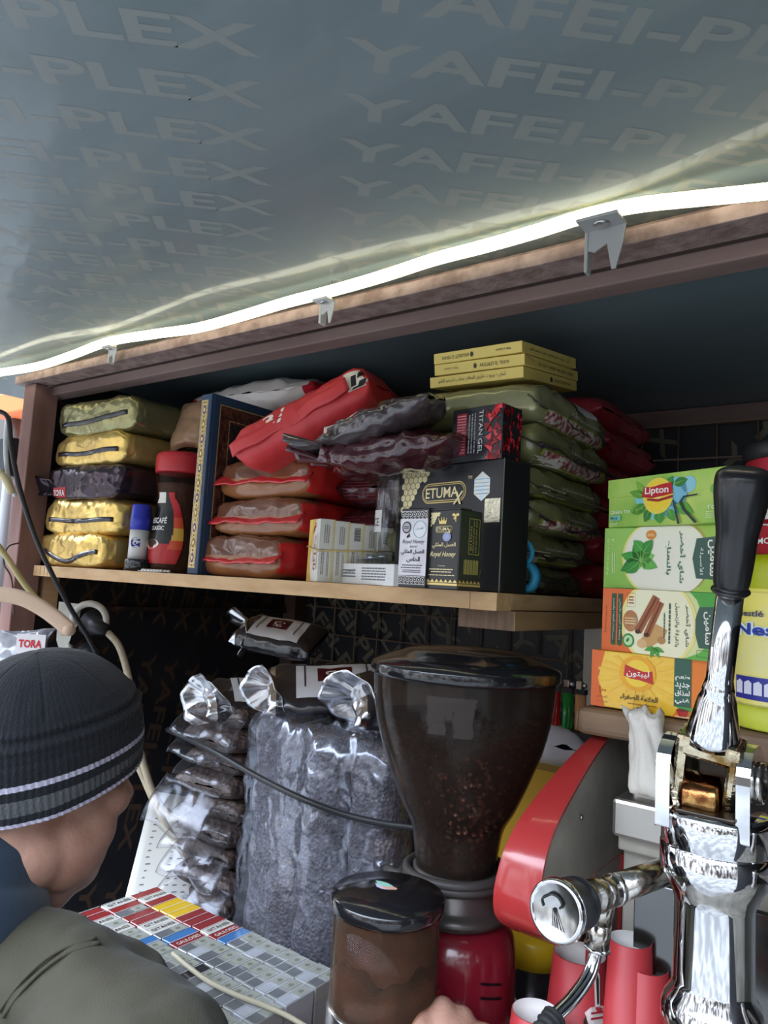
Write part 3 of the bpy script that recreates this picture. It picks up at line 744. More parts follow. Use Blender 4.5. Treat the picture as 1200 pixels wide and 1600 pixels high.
# small white printed leaflet on the parcel's end
lf = MB(); c0 = D(505, 690, 1.03)
sheet(lambda u, v: c0+Vector((.048*u, .012*u, .022*u-.004*math.sin(u*3)+.020*v)), 8, 4, .001, P('d8d2c8'), lf, None)
for q in range(4): sheet(lambda u, v, q=q: c0+Vector((.006+.034*u, -.0012+.0095*u, .004+.004*q+.0155*u+.0015*v)), 4, 1, .0003, P('6a6460'), lf)
tag(lf.build('paper_slip'), 'small white printed slip tucked under the red parcel by the dark bags', 'paper')

# --- row of painkiller cartons with a rubber band
cw = mat('white_carton', (.70, .68, .60), .5); cy = P('e0b040'); cr = P('b83428')
C0, w0, t0 = fit(494, 1.02, 452, 566, R_(-30), ZS)
th5 = .0225; hh = .088
for k in range(5):
    b, fr, rt, tp = carton(.044, th5-.0004, hh-.0012*k, cw)
    if k == 0:
        pts = [(0, 0), (.40, 0), (.24, .18), (.20, .36), (.36, .6), (.42, .8), (.62, 1), (0, 1)]
        fr.poly(pts, cy, 1); fr.poly([(.17, 0), (0, 0), (0, 1), (.42, 1), (.30, .84), (.12, .6), (.08, .38), (.12, .2)], P('e8c46a'), 2)
        fr.text(ar('نادا'), .60, .18, .80, .46, cr, 3, rot=-90, off=.02); fr.text('30', .62, .50, .76, .60, cr, 3, rot=-90, off=.02); fr.text(ar('ملغ'), .62, .62, .78, .74, cr, 3, rot=-90, off=.02)
        fr.fine(.86, .2, .96, .8, 2, P('8a8478'), 3, vert=True); fr.fine(.46, .3, .56, .7, 2, P('a09080'), 3, vert=True)
        fr.poly([(.40, .74), (.52, .80), (.46, .84), (.62, .92), (.50, .88), (.56, .82), (.44, .78)], cr, 3); fr.ring(.66, .90, .08, .04, .0009, cr, 3)
        fr.text('20', .06, .04, .14, .12, P('6a5020'), 3, rot=-90)
    rt.rect(.86, 0, 1, 1, P('dcc88a'), 1); rt.fine(.18, .12, .42, .55, 2, P('8a857c'), 2, vert=True); rt.fine(.55, .1, .72, .5, 2, P('98928a'), 2, vert=True)
    if k in (2, 4):
        for q in range(14): rt.rect(.30, .70+.016*q, .74, .70+.016*q+(.009 if q % 3 else .005), P('2a2825'), 2)
    else: rt.fine(.3, .62, .7, .92, 3, P('8a857c'), 2, vert=True)
    o = b.build('medicine_carton'); ux = Vector((math.cos(R_(-30)), math.sin(R_(-30)), 0)); uy = Vector((-ux.y, ux.x, 0))
    o.location = C0+ux*(w0-.044)+uy*(th5*k); o.location.z = ZS; o.rotation_euler = (0, 0, R_(-30))
    tag(o, ['front white medicine carton with a yellow wave, in the banded row', 'white medicine carton, second of the banded row', 'white medicine carton with a barcode in the middle of the banded row', 'white medicine carton, fourth of the banded row', 'white medicine carton with a barcode, last and rightmost of the banded row'][k], 'medicine box', 'row of banded medicine cartons')
base = C0+ux*(w0-.044)
rb = MB(); q = .0016; L5 = th5*5
loop = [base+ux*(-q)+uy*(-q)+Vector((0, 0, .050)), base+ux*(.022)+uy*(-q)+Vector((0, 0, .046)), base+ux*(.044+q)+uy*(-q)+Vector((0, 0, .043)), base+ux*(.044+q)+uy*(L5*.5)+Vector((0, 0, .046)), base+ux*(.044+q)+uy*(L5+q)+Vector((0, 0, .050)), base+ux*(-q)+uy*(L5+q)+Vector((0, 0, .052)), base+ux*(-q)+uy*(-q)+Vector((0, 0, .050))]
rb.tube(loop, .0011, mat('rubber_band', (.62, .45, .16), .5), 8, 0)
tag(rb.build('rubber_band'), 'yellow rubber band around the row of medicine cartons', 'rubber band')
# --- long white carton lying in front, with blister packs on top
y_ = R_(-20)
C1, w1, t1 = fit(614, .93, 496, 630, y_, ZS)
b, fr, rt, tp = carton(w1, .04, .028, mat('white_carton_plain', (.76, .75, .73), .45))
fr.fine(.06, .2, .26, .8, 5, P('6f7276'), 2, seed=1); fr.fine(.34, .3, .56, .75, 3, P('6f7276'), 2, seed=2); fr.fine(.62, .2, .93, .85, 5, P('6f7276'), 2, seed=3)
fr.text(ar('للأطفال'), .40, .55, .52, .72, P('5a5e64'), 2)
o = b.build('medicine_carton', None, C1, y_); tag(o, 'long white medicine carton lying flat at the shelf edge under the blister packs', 'medicine box')
ux = Vector((math.cos(y_), math.sin(y_), 0)); uy = Vector((-ux.y, ux.x, 0))
sil = mat('holographic_silver', (.55, .60, .68), .18, metal=.9, bump=('noise', 60, .5))
for k in range(4):
    b = MB(); cc = C1+ux*(.022+.020*k)+uy*(.008+.004*k)+Vector((0, 0, .0285+.0022*k))
    b.box((0, 0, 0), (.046, .022, .0005), P('9aa6b4', .3))
    for q in range(2): b.ell((.013+.02*q, .011, .0005), (.0078, .0062, .0032), sil, 16, 8)
    b.box((.002, .002, -.0003), (.044, .004, 0), P('5a6aa8', .3))
    o = b.build('blister_pack'); o.matrix_basis = Matrix.Translation(cc) @ Matrix.Rotation(y_+R_(12+3*k), 4, 'Z') @ Matrix.Rotation(R_(-5), 4, 'Y')@ Matrix.Rotation(R_(14), 4, 'X')
    tag(o, 'silver blister pack fanned on the long white carton, %s of the fan' % ('lowest and leftmost', 'second from the left', 'second from the right', 'topmost and rightmost')[k], 'blister pack', 'blister packs on the white carton')
b, fr, rt, tp = carton(.022, .03, .034, mat('white_carton_plain', 0), .0012)
o = b.build('medicine_carton', None, C1+ux*(w1+.0015)+uy*.010, y_); tag(o, 'small blank white box squeezed between the long carton and the silver honey box', 'medicine box')
# --- clear plastic tube
tb = empty('clear_plastic_tube', on(601, 880, 'y', .813)); tb.location.z = ZS; tag(tb, 'tall clear plastic sleeve with a white label left of the black gift box', 'tube')
cg = film_bump(glass('clear_plastic', (.92, .93, .94), .10, .06, dark=(.6, .6, .62), shiny=True), 20, .5)
b = MB(); b.lathe([(.0165, 0), (.0165, .142), (.0150, .146), (.0150, .150), (0, .150)], cg, 36); b.build('sleeve', tb)
b = MB(); b.grid(lambda u, v: (.0170*math.cos(R_(-190+110*u)), .0170*math.sin(R_(-190+110*u)), .072+.030*v), 14, 1, P('cfcdc8')); 
vs, fs = text_geo('CE', .0); b.add([(.0174*math.cos(R_(-128+34*x)), .0174*math.sin(R_(-128+34*x)), .080+.011*y) for x, y in vs], fs, blackp)
for q in range(8): b.add([(.0174*math.cos(R_(a_)), .0174*math.sin(R_(a_)), z_) for a_, z_ in ((-165+3*q, .078), (-163.6+3*q, .078), (-163.6+3*q, .098), (-165+3*q, .098))], [[0, 1, 2, 3]], blackp)
b.build('label', tb)
# --- black gift box
bc = mat('black_satin_card', (.012, .012, .014), .32, coat=.15); gld = mat('gold_print', (.72, .56, .22), .35, metal=.6); gl2 = mat('pale_gold_print', (.80, .70, .40), .35, metal=.5)
yw = R_(-13.7)
Cb, wb_, tb_ = fit(779, .865, 613, 822, yw, ZS); HB = .160
b, fr, rt, tp = carton(wb_, tb_, HB, bc, .0012)
asp = wb_/HB
# honeycomb in the corner
hx = .0052
for r in range(9):
    n_ = [6, 5, 4, 3, 3, 2, 2, 1, 1][r]
    for c_ in range(n_):
        cx = .010+(c_+.5*(r % 2))*hx*1.78+hx*.6; cz = HB-.008-r*hx*1.52
        fr.poly([((cx+hx*.93*math.cos(R_(30+60*k)))/wb_, (cz+hx*.93*math.sin(R_(30+60*k)))/HB) for k in range(6)], gl2, 1)
def stadium(F, cx, cy, w_, h_, m, l):   # metres
    r = h_/2; pts = []
    for k in range(13): a_ = R_(-90+15*k); pts.append(((cx+w_/2-r+r*math.cos(a_))/F.w, (cy+r*math.sin(a_))/F.h))
    for k in range(13): a_ = R_(90+15*k); pts.append(((cx-w_/2+r+r*math.cos(a_))/F.w, (cy+r*math.sin(a_))/F.h))
    F.poly(pts, m, l)
def logo(F, cx, cy, w_, h_, l=1, bgm=bc):
    stadium(F, cx, cy, w_, h_, gld, l); stadium(F, cx, cy, w_-h_*.09, h_*.90, bgm, l+1); 
    stadium(F, cx, cy, w_-h_*.18, h_*.80, gld, l+2); stadium(F, cx, cy, w_-h_*.25, h_*.73, bgm, l+3)
    x0 = (cx-w_*.40)/F.w; x1 = (cx+w_*.34)/F.w; y0 = (cy-h_*.26)/F.h; y1 = (cy+h_*.26)/F.h
    F.text('ETUMA', x0, y0, x1, y1, gl2, l+4, off=.01)
    F.text('x', (cx+w_*.24)/F.w, (cy-h_*.62)/F.h, (cx+w_*.46)/F.w, (cy-h_*.0)/F.h, gl2, l+5, shear=.3)
logo(fr, wb_*.475, HB*.775, wb_*.42, HB*.165)
fr.text('TM', .70, .865, .735, .89, gl2, 2)
# holographic seals
def seal(F, pts, m, lines, l=2): F.poly(pts, m, l)
holo = mat('holographic_sticker', (.55, .68, .78), .2, metal=.6, var=((.75, .70, .55), 130, .4, .6))
fr.poly([(.825+.10*.78*math.cos(R_(90+60*k)), .80+.115*math.sin(R_(90+60*k))) for k in range(6)], holo, 2)
for q in range(5): fr.rect(.765, .74+.028*q, .885, .746+.028*q, P('8fb4cc', .3), 3)
fr.rect(.855, .52, .985, .70, mat('gold_holo_sticker', (.80, .74, .55), .25, metal=.5, bump=('noise', 150, .6)), 2)
fr.text('for him', .17, .515, .30, .555, gl2, 2, shear=.4)
rt.rect(-.02, .0, .02, 1, mat('card_edge', (.30, .29, .27), .5), 1)
rt.poly([(.02, .05), (.12, .12), (.10, .0), (.02, 0)], P('2a2a2c'), 1)
fr.poly([(.80, .10), (.83, .17), (.84, .11), (.82, .05)], P('a5832f'), 2); fr.poly([(.83, .14), (.85, .17), (.84, .09)], P('8a6a20'), 2)
gb = b.build('gift_box', None, Cb, yw); tag(gb, 'large black box with gold oval logo, honeycomb and holographic stickers', 'box')
GT = ZS+HB
# --- red and black gel carton on top
yt = R_(-7)
Ct, wt_, tt_ = fit(783, .885, 704, 813, yt, GT)
redfac = mat('red_faceted_print', (.50, .02, .03), .25, coat=.4, bump=('facet', 230, .4), var=((.06, .005, .01), 190, .44, .52))
b, fr, rt, tp = carton(wt_, min(tt_, .05), .068, mat('gel_box_black', (.016, .015, .018), .22, coat=.4), .0008)
rg = random.Random(3)
for F_, x0_, n_ in ((fr, .70, 34), (rt, 0, 46)):
    for q in range(n_):
        x_ = x0_+rg.random()*(1-x0_); yv = rg.random(); s_ = .05+.05*rg.random(); a_ = rg.random()*360
        pts = [(min(1, max(x0_ if F_ is rt else x0_-.05, x_+s_*1.0*math.cos(R_(a_+120*k)))), min(1, max(0, yv+s_*1.1*math.sin(R_(a_+120*k))))) for k in range(3)]
        F_.poly(pts, P(('c01828', '8e0f1c', 'e0404c', '5a0a12')[q % 4], .3), 1+q % 5)
fr.text('TITAN GEL', .56, .12, .64, .92, P('c8c4c4'), 8, rot=-90)
fr.rect(.10, .12, .30, .90, P('8a2630', .3), 1); fr.fine(.11, .14, .29, .88, 14, P('d88a90'), 2); fr.fine(.33, .14, .50, .9, 3, P('8a8688'), 2, vert=True)
o = b.build('gel_carton', None, Ct, yt); tag(o, 'black and red box with triangle pattern standing on the large black box', 'box')
# --- royal honey box (black) and silver honey box
yh = R_(-12)
Ch, wh_, th_ = fit(714, .822, 665, 749, yh, ZS)
b, fr, rt, tp = carton(wh_, th_, .091, mat('honey_box_black', (.018, .017, .018), .35, coat=.2), .001)
for r in range(7):
    for c_ in range([6, 5, 4, 3, 3, 2, 1][r]):
        fr.poly([((.004+(c_+.5*(r % 2))*.0026+.0014*math.cos(R_(30+60*k)))/wh_, (.087-r*.0023+.0014*math.sin(R_(30+60*k)))/.091) for k in range(6)], gl2, 1)
logo(fr, wh_*.50, .0685, wh_*.56, .0075, 1, mat('honey_box_black', 0))
cx, cz = .46, .85
fr.poly([(cx-.11, cz-.03), (cx-.13, cz+.03), (cx-.065, cz+.0), (cx-.04, cz+.045), (cx, cz+.005), (cx+.04, cz+.045), (cx+.065, cz), (cx+.13, cz+.03), (cx+.11, cz-.03)], gld, 2)
for s_ in (-.13, -.04, .04, .13): fr.ell(cx+s_, cz+.045 if abs(s_) < .1 else cz+.035, .014, .008, gld, 3, 8)
fr.ell(.86, .90, .03, .030, gld, 2, 10); fr.ell(.80, .93, .05, .018, gld, 2, 10); fr.ell(.92, .93, .05, .018, gld, 2, 10); fr.ell(.83, .885, .035, .014, gld, 2, 10); fr.ell(.87, .86, .014, .022, gld, 2, 8)
fr.ell(.62, .655, .13, .058, P('a8b0d0', .3), 4, 24); fr.ring(.62, .655, .10, .045, .0004, P('6c78b0', .3), 5)
fr.text(ar('العسل الملكي'), .16, .51, .90, .585, gl2, 2, off=.01)
fr.text('Royal Honey', .10, .39, .92, .47, gl2, 2, shear=.4, off=.005)
fr.text('12 Sachets', .38, .285, .60, .30, gl2, 2); fr.fine(.10, .235, .92, .262, 1, gl2, 2); fr.fine(.16, .205, .84, .228, 1, gl2, 2); fr.fine(.08, .165, .95, .185, 1, gl2, 2)
for F_, n_ in ((fr, 7), (rt, 6)):
    for q in range(n_): F_.poly([(q/n_, .085), ((q+1)/n_, .085), ((q+.5)/n_, .125)], gld, 2)
    F_.rect(0, .05, 1, .075, gld, 2)
rt.frame(.40, .45, .88, .90, .0006, gld, 2); rt.text('BN ET0193', .46, .50, .54, .80, gld, 2, rot=90); rt.text('MFG DATE JAN 2021', .58, .48, .66, .88, gld, 2, rot=90); rt.text('EXP DATE JAN 2024', .70, .48, .78, .88, gld, 2, rot=90)
for q in range(16): rt.rect(.22+.042*q, .20, .22+.042*q+(.025 if q % 3 else .014), .38, gld, 2)
for q in range(3): fr.n
b.box((-.0006, -.0004, .0905), (wh_+.0004, th_*.5, .0925), mat('honey_box_black', 0), .0004)
o = b.build('honey_box', None, Ch, yh); tag(o, 'small black honey box with gold script, in front of the large black box', 'box')
ys = R_(-8)
Cs, ws_, ts_ = fit(663.5, .855, 621, 680, ys, ZS)
b, fr, rt, tp = carton(ws_, .018, .094, mat('honey_box_black', 0), .001)
fr.rect(.0, .15, 1, .86, mat('silver_card', (.50, .47, .52), .3, metal=.45, var=((.62, .62, .66), 40, .35, .65)), 1)
wh = P('dedad8')
for z0 in (.90, .08):
    for q in range(7):
        cx_ = .08+.14*q; fr.ring(cx_, z0+.02, .07, .032, .0005, wh, 2, 14); fr.ring(cx_+.03, z0-.015, .04, .018, .0004, wh, 2, 12); fr.ell(cx_, z0+.02, .022, .01, wh, 2, 8)
    fr.rect(0, z0+.055, 1, z0+.062, wh, 2); fr.rect(0, z0-.042, 1, z0-.036, wh, 2)
fr.ell(.24, .755, .17, .078, P('4a4448'), 2, 24); fr.ell(.24, .755, .13, .058, P('b0acb0'), 3, 24); fr.fine(.14, .735, .34, .775, 2, blackp, 4)
fr.ring(.72, .73, .24, .11, .0006, P('6fb8a8', .3), 3); fr.text(ar('العسل'), .58, .72, .84, .76, P('5fae98', .3), 3)
fr.poly([(.25, .64), (.38, .69), (.36, .66), (.40, .64), (.32, .63), (.30, .61)], blackp, 3)
fr.text('Royal Honey', .10, .535, .92, .60, P('504858'), 3, shear=.4); fr.text('Special', .38, .49, .66, .53, P('504858'), 3, shear=.4)
fr.text(ar('العسل الملكي'), .08, .40, .92, .475, blackp, 3, off=.015); fr.text(ar('الخاص'), .30, .31, .78, .385, blackp, 3, off=.015)
fr.fine(.14, .265, .88, .29, 1, P('3a363c'), 3); fr.fine(.10, .235, .90, .26, 1, P('3a363c'), 3); fr.fine(.16, .18, .86, .225, 2, P('5a565c'), 3)
o = b.build('honey_box', None, Cs, ys); tag(o, 'small silver labelled honey box with lace trim, left of the black one', 'box')

# --- olive sachet bags stacked at the shelf's right end
olf = mat('olive_film', (.17, .175, .065), .24, coat=.5, bump=[('crease', 15, .8), ('noise', 45, .3)], var=((.22, .22, .095), 9, .3, .7), bdist=.004)
olg = mat('olive_gold_film', (.26, .255, .12), .2, coat=.6, metal=.25, bump=[('crease', 15, .9), ('noise', 45, .3)], var=((.34, .33, .17), 9, .3, .7), bdist=.005)
grn = P('9aa03a', .35); ros1 = mat('rose_print', (.62, .58, .48), .3, var=((.30, .05, .06), 120, .45, .56)); brs = mat('dark_seam', (.05, .035, .035), .25, coat=.5, bump=('noise', 150, .4)); wtx = P('dcdcc8')
zz = ZS+.0005; labs = ['lowest olive sachet bag at the shelf end, with rose print', 'olive sachet bag, second from the bottom of the right stack', 'olive sachet bag, third from the bottom of the right stack', 'olive sachet bag, fourth from the bottom of the right stack', 'olive sachet bag with dark drooping seam, second from the top', 'large shiny olive sachet bag on top of the stack, under the yellow boxes']
for k in range(6):
    h = (.040, .042, .040, .043, .052, .056)[k]
    L, Wd = (.195, .20, .205, .205, .33, .32)[k], (.255, .25, .25, .26, .27, .275)[k]   # L runs along the shelf, Wd into depth
    gm = olg if k == 5 else olf
    b = pouch(Wd, L, h+.003, gm, seed=100+k*3, ex=4.2, edge=.11, wr=.0022, ew=.007, front=.80, nu=60, nv=72)
    bv = b.bvh()
    # local -y end faces the aisle (+X in the place): graphics there
    if k in (0, 2, 4, 5):
        z0 = h*.06; 
        b.drape(bv, gridgeo(24, 3), (-Wd*.40, -L/2, z0), (Wd*.78, 0, 0), (0, 0, h*.34), (0, -1, 0), grn, off=.0008)
        b.drape(bv, gridgeo(24, 3), (-Wd*.385, -L/2, z0+h*.035), (Wd*.72, 0, 0), (0, 0, h*.27), (0, -1, 0), ros1, off=.0014)
    if k in (1, 3):
        b.drape(bv, gridgeo(24, 2), (-Wd*.40, -L/2, h*.1), (Wd*.7, 0, 0), (0, 0, h*.05), (0, -1, 0), grn, off=.0008)
        for q in range(3): b.drape(bv, gridgeo(16, 1), (-Wd*.36, -L/2, h*(.22+.1*q)), (Wd*.3, 0, 0), (0, 0, h*.03), (0, -1, 0), wtx, off=.0012)
    if k in (1, 4):
        b.drape(bv, gridgeo(8, 2), (-Wd*.44, -L/2, h*.06), (Wd*.26, 0, 0), (0, 0, h*.14), (0, -1, 0), P('c8c6bc'), off=.0016)
    b.drape(bv, text_geo('For Choco Grande on touch of each sachet'), (-Wd*.12, -L/2, h*.50), (Wd*.42, 0, 0), (0, 0, h*.10), (0, -1, 0), wtx, off=.0014)
    if k == 5: b.drape(bv, gridgeo(8, 6), (-.01, -L/2+.004, h*.74), (.075, 0, 0), (0, .0, h*.24), (0, -1, 0), P('cfccc4'), off=.0014)
    # length axis points -X at its far end: rotate so that local -y -> +X
    cx_ = -.408-L/2+(-.034, -.020, .006, .0, .008, .004)[k]
    o = b.build('sachet_bag', None, (cx_, .835+Wd/2+(.002, .006, 0, .004, -.004, -.008)[k], zz-.001), R_(90+(2, -2, 1, 0, -1, 1)[k]))
    tag(o, labs[k], 'sachet bag', 'olive sachet bags at the shelf end')
    s_ = fin(Wd*(.98 if k != 4 else 1.05), -L/2+.008, h*(.62 if k < 5 else .55), .016 if k != 4 else .026, brs if k in (0, 1, 2, 4, 5) else olf, seed=120+k, droop=.9 if k != 4 else .65, amp=.004, th=.0018, stripe=lambda u, v, k=k: (brs if .15 < v < .75 else gm) if k in (0, 3, 5) else brs)
    s_.build('seam', o); zz += h
ZO = zz
# --- red bags behind them
rdk = mat('red_bag_behind', (.36, .022, .035), .35, coat=.25, bump=[('crease', 14, .5), ('noise', 50, .3)], var=((.46, .03, .045), 8, .3, .7), bdist=.004)
zz = ZS
for k in range(6):
    h = .058; L, Wd = .30, (.27, .26, .27, .26, .26, .27)[k]
    b = pouch(Wd, L, h+.003, rdk, seed=140+k, ex=3.2, edge=.16, wr=.002, ew=.006, nu=44, nv=60)
    bv = b.bvh()
    for q in range(9): b.drape(bv, gridgeo(12, 1), (-.02+.0*q, -L/2, h*(.26+.06*q)), (.085-.012*(q % 3), 0, 0), (0, 0, h*.018), (0, -1, 0), P('d07a80'), off=.0012)
    if k == 5: b.drape(bv, gridgeo(10, 4), (.0, -L/2+.01, h*.95), (.12, .0, 0), (0, .05, 0), (0, 0, 1), P('b8aa90'), off=.001)
    o = b.build('red_coffee_bag', None, (-.425-L/2+(.0, .006, .0, .012, .018, .004)[k], 1.115+Wd/2, zz-.001), R_(90)); 
    tag(o, ['red bag at the bottom of the stack behind the olive bags', 'red bag, second from the bottom behind the olive bags', 'red bag, third from the bottom behind the olive bags', 'glossy red bag showing behind the olive stack near the green tea box', 'dusty red bag just under the top one behind the olive stack', 'topmost red bag with a pale strip behind the olive stack'][k], 'coffee bag', 'red bags behind the olive stack'); zz += h-.003
# --- three flat yellow boxes
yel = mat('yellow_carton', (.72, .55, .14), .5, bump=('noise', 90, .05)); ybk = P('3a3018')
z_ = ZO+.002
for k, (cx, xl, xr, yaw, txt) in enumerate([(818, 672, 901, 2, 0), (820, 679, 903, 3, 1), (816, 678, 900, 1, 2)]):
    Cy, wy, ty = fit(cx, .945-.004*k, xl, xr, R_(yaw), z_)
    b, fr, rt, tp = carton(wy, ty, .0145, yel, .0007)
    if txt == 0:
        fr.text(ar('لبنان - بيروت -طريق المطار- بجانب كرستو الفانو'), .10, .28, .82, .72, ybk, 2); rt.text('ARGUILET YEHYA', .54, .3, .86, .58, ybk, 2, rot=180); fr.rect(0, 0, 0, 0, ybk); rt.ell(.48, .45, .025, .25, ybk, 2, 12)
    elif txt == 1:
        fr.text('ARGUILET EL YEHYA', .52, .3, .84, .62, ybk, 2); fr.ell(.47, .46, .018, .24, ybk, 2, 12); fr.text('Made in Lebanon', .12, .36, .28, .58, P('8a7038'), 2, rot=180); rt.text('00961 1 450 138 - 00961 3 129 130', .22, .3, .88, .6, ybk, 2, rot=180); rt.poly([(.02, .8), (.14, .5), (.15, .6), (.02, .95)], P('d89070'), 2)
    else:
        fr.text('ARGUILET O YEHYA', .10, .3, .42, .62, ybk, 2, rot=180); fr.ell(.45, .46, .018, .24, ybk, 2, 12); fr.text('Made in Lebanon', .72, .36, .88, .58, ybk, 2, rot=180); rt.text(ar('لبنان - بيروت -طريق المطار - بجانب كرستو الفانو'), .12, .28, .86, .66, ybk, 2)
    o = b.build('charcoal_box', None, Cy, R_(yaw)); o.location.z = z_; o.rotation_euler = (R_(9), 0, R_(yaw)); tag(o, ['flat yellow box, lowest of the three on the olive bags', 'flat yellow box, middle of the three on the olive bags', 'flat yellow box on top of the three on the olive bags'][k], 'box', 'flat yellow boxes'); z_ += .0148
# --- tape roll and clear capped tube by the olive bags
tr = MB(); M_ = Matrix.Translation((-.422, .868, ZS+.0215)) @ Matrix.Rotation(R_(90), 4, 'X') @ Matrix.Rotation(R_(0), 4, 'Y')
tr.lathe([(.0135, -.009), (.0205, -.009), (.0215, 0), (.0205, .009), (.0135, .009), (.0128, 0), (.0135, -.009)], mat('blue_plastic_ring', (.04, .36, .62), .35), 40, M_)
tag(tr.build('blue_ring'), 'bright blue plastic ring behind the right side of the large black box', 'ring')
tr = MB(); M_ = Matrix.Translation((-.424, .862, ZS+.052)) @ Matrix.Rotation(R_(90), 4, 'X')
tr.lathe([(.0125, -.003), (.0175, -.003), (.0185, 0), (.0175, .003), (.0125, .003), (.012, 0), (.0125, -.003)], mat('blue_plastic_ring', 0), 36, M_)
tag(tr.build('blue_ring'), 'smaller blue ring peeking out higher up beside the large black box', 'ring')
tt = empty('pump_tube', (-.421, .905, ZS+.0142)); tag(tt, 'clear smoky plastic tube with rounded cap lying at the shelf end', 'tube')
M_ = orient((.06, .99, 0)) @ Matrix.Rotation(R_(-90), 4, 'X')
smk = glass('smoky_plastic', (.55, .52, .42), .18, .08, dark=(.10, .10, .07))
b = MB(); b.lathe([(0, -.002), (.008, 0), (.0125, .006), (.0135, .014), (.0125, .020), (.0105, .024), (.0105, .085), (.0135, .090), (.0135, .105), (0, .107)], smk, 32, M_); b.build('tube_body', tt)
b = MB(); b.lathe([(0, .0), (.0055, .001), (.006, .03), (.004, .08), (0, .082)], P('3c3424'), 20, M_); b.build('plunger', tt)
tg = MB(); sheet(lambda u, v: (-.440+.02*u, .80+.10*u, ZS+.002+.018*v*(1-u*.6)), 8, 4, .0012, P('b8bcc0'), tg); tag(tg.build('paper_slip'), 'pale grey label lying under the clear tube at the shelf end', 'paper')
# ================================================================== tea boxes on the lower right shelf
ZT = 1.3812
tgr = mat('tea_green', (.24, .50, .07), .42, var=((.36, .60, .13), 14, .3, .7)); lime = P('c6d65c', .42); wht = P('ece9dc', .42); dgn = P('2f7d2c', .42); dgrey = P('36584a', .42)
# yellow label tea, lowest
yy = R_(0)
ZT += .0015
C, w, t = fit(1104, .745, 923, 1130, yy, ZT)
HY = .0605
yellow = mat('tea_yellow', (.86, .47, .02), .28, coat=.3, var=((.92, .62, .05), 12, .35, .7)); orng = P('e0641a', .3)
b, fr, rt, tp = carton(w, .075, HY, yellow)
fr.poly([(0, 0), (.13, 0), (.06, .5), (.12, 1), (0, 1)], orng, 1); fr.poly([(.72, 0), (1, 0), (1, 1), (.82, 1), (.84, .4)], P('e87c20', .3), 1)
for k in range(16):
    a_ = 22.5*k+8; fr.poly([(.42, .62), (.42+.36*math.cos(R_(a_)), .62+.62*math.sin(R_(a_))*(.6 if math.sin(R_(a_)) > 0 else .95)), (.42+.36*math.cos(R_(a_+9)), .62+.62*math.sin(R_(a_+9))*(.6 if math.sin(R_(a_)) > 0 else .95))], P('f4c23a', .3), 2+k % 2)
fr.ell(.42, .66, .16, .31, P('f0a818', .3), 4); fr.ell(.42, .66, .115, .24, P('f6cf3c', .3), 5)
fr.poly([(.30, .60), (.36, .56), (.44, .55), (.56, .50), (.55, .72), (.48, .70), (.40, .74), (.31, .80)], P('c01a1c', .3), 6)
fr.text(ar('ليبتون'), .325, .585, .525, .72, P('fbf2e6', .3), 7, off=.02)
fr.rect(.735, .19, .875, 1.0, P('2d5a48', .3), 5)
for k, tx in enumerate(('طعم', 'جديد', 'لمذاق', 'غني')): fr.text(ar(tx), .745, .62-.13*k, .865, .73-.13*k, P('f4f4ea', .3), 6, off=.02)
fr.poly([(.735, .19), (.875, .19), (.95, .12), (.80, .15)], P('3f9a3c', .3), 5)
fr.text(ar('العلامة الصفراء'), .27, .17, .60, .29, P('2a1a12', .3), 6, off=.02); fr.fine(.34, .11, .62, .15, 1, P('a86a2c', .3), 6)
fr.text('١٠٠', .075, .24, .145, .37, P('b8321c', .3), 6, off=.02); fr.text(ar('كيس شاي'), .06, .15, .16, .215, P('7a3a1c', .3), 6); fr.text(ar('شاي أسود'), .06, .07, .16, .13, P('7a3a1c', .3), 6)
fr.poly([(.76, .13), (.86, .14), (.84, .03), (.78, .03)], P('b51c10', .3), 7); fr.ell(.81, .135, .05, .022, P('7a1008', .3), 8); fr.ring(.865, .09, .018, .03, .0006, P('d8a060', .3), 7); fr.ell(.81, .025, .07, .018, P('f0c890', .3), 6)
o = b.build('tea_box', None, C, yy); tag(o, 'yellow tea bag box with red label, at the bottom of the tea stack', 'tea box', 'stack of tea boxes')
# cinnamon tea box
ZT2 = ZT+HY+.0004; yc = R_(-10)
C, w, t = fit(1120, .735, 940, 1150, yc, ZT2); HC = .0685
cream = mat('tea_cream', (.80, .76, .58), .42)
b, fr, rt, tp = carton(w, .07, HC, mat('tea_box_cream_green', (.55, .66, .26), .42, var=((.80, .78, .40), 20, .3, .7)))
fr.poly([(0, 0), (.34, 0), (.26, .12), (.20, .35), (.20, .65), (.26, .88), (.34, 1), (0, 1)], orng, 1)
fr.ell(.51, .5, .335, .66, P('f0e08a', .42), 2, 64); fr.ell(.515, .5, .305, .62, P('efe9c4', .42), 3, 64)
fr.poly([(1, 1), (.78, 1), (.84, .88), (.90, .6), (1, .5)], P('46a03a', .42), 3); fr.poly([(1, 0), (.74, 0), (.86, .10), (1, .35)], P('5fae3e', .42), 3)
fr.poly([(1, .08), (.92, 0), (1, 0)], orng, 4)
fr.poly([(.86, .78), (.83, .6), (.83, .38), (.86, .18), (1, .18), (1, .80)], dgrey, 4)
fr.text(ar('سامين'), .895, .24, .965, .72, wht, 5, rot=-90, off=.02)
fr.text(ar('شاي أخضر'), .74, .18, .79, .80, dgrey, 5, rot=-90, off=.02); fr.text(ar('بالقرفة والزنجبيل'), .66, .16, .70, .82, dgrey, 5, rot=-90, off=.01); fr.fine(.60, .2, .635, .84, 1, dgrey, 5, vert=True); fr.fine(.56, .28, .585, .7, 1, dgrey, 5, vert=True)
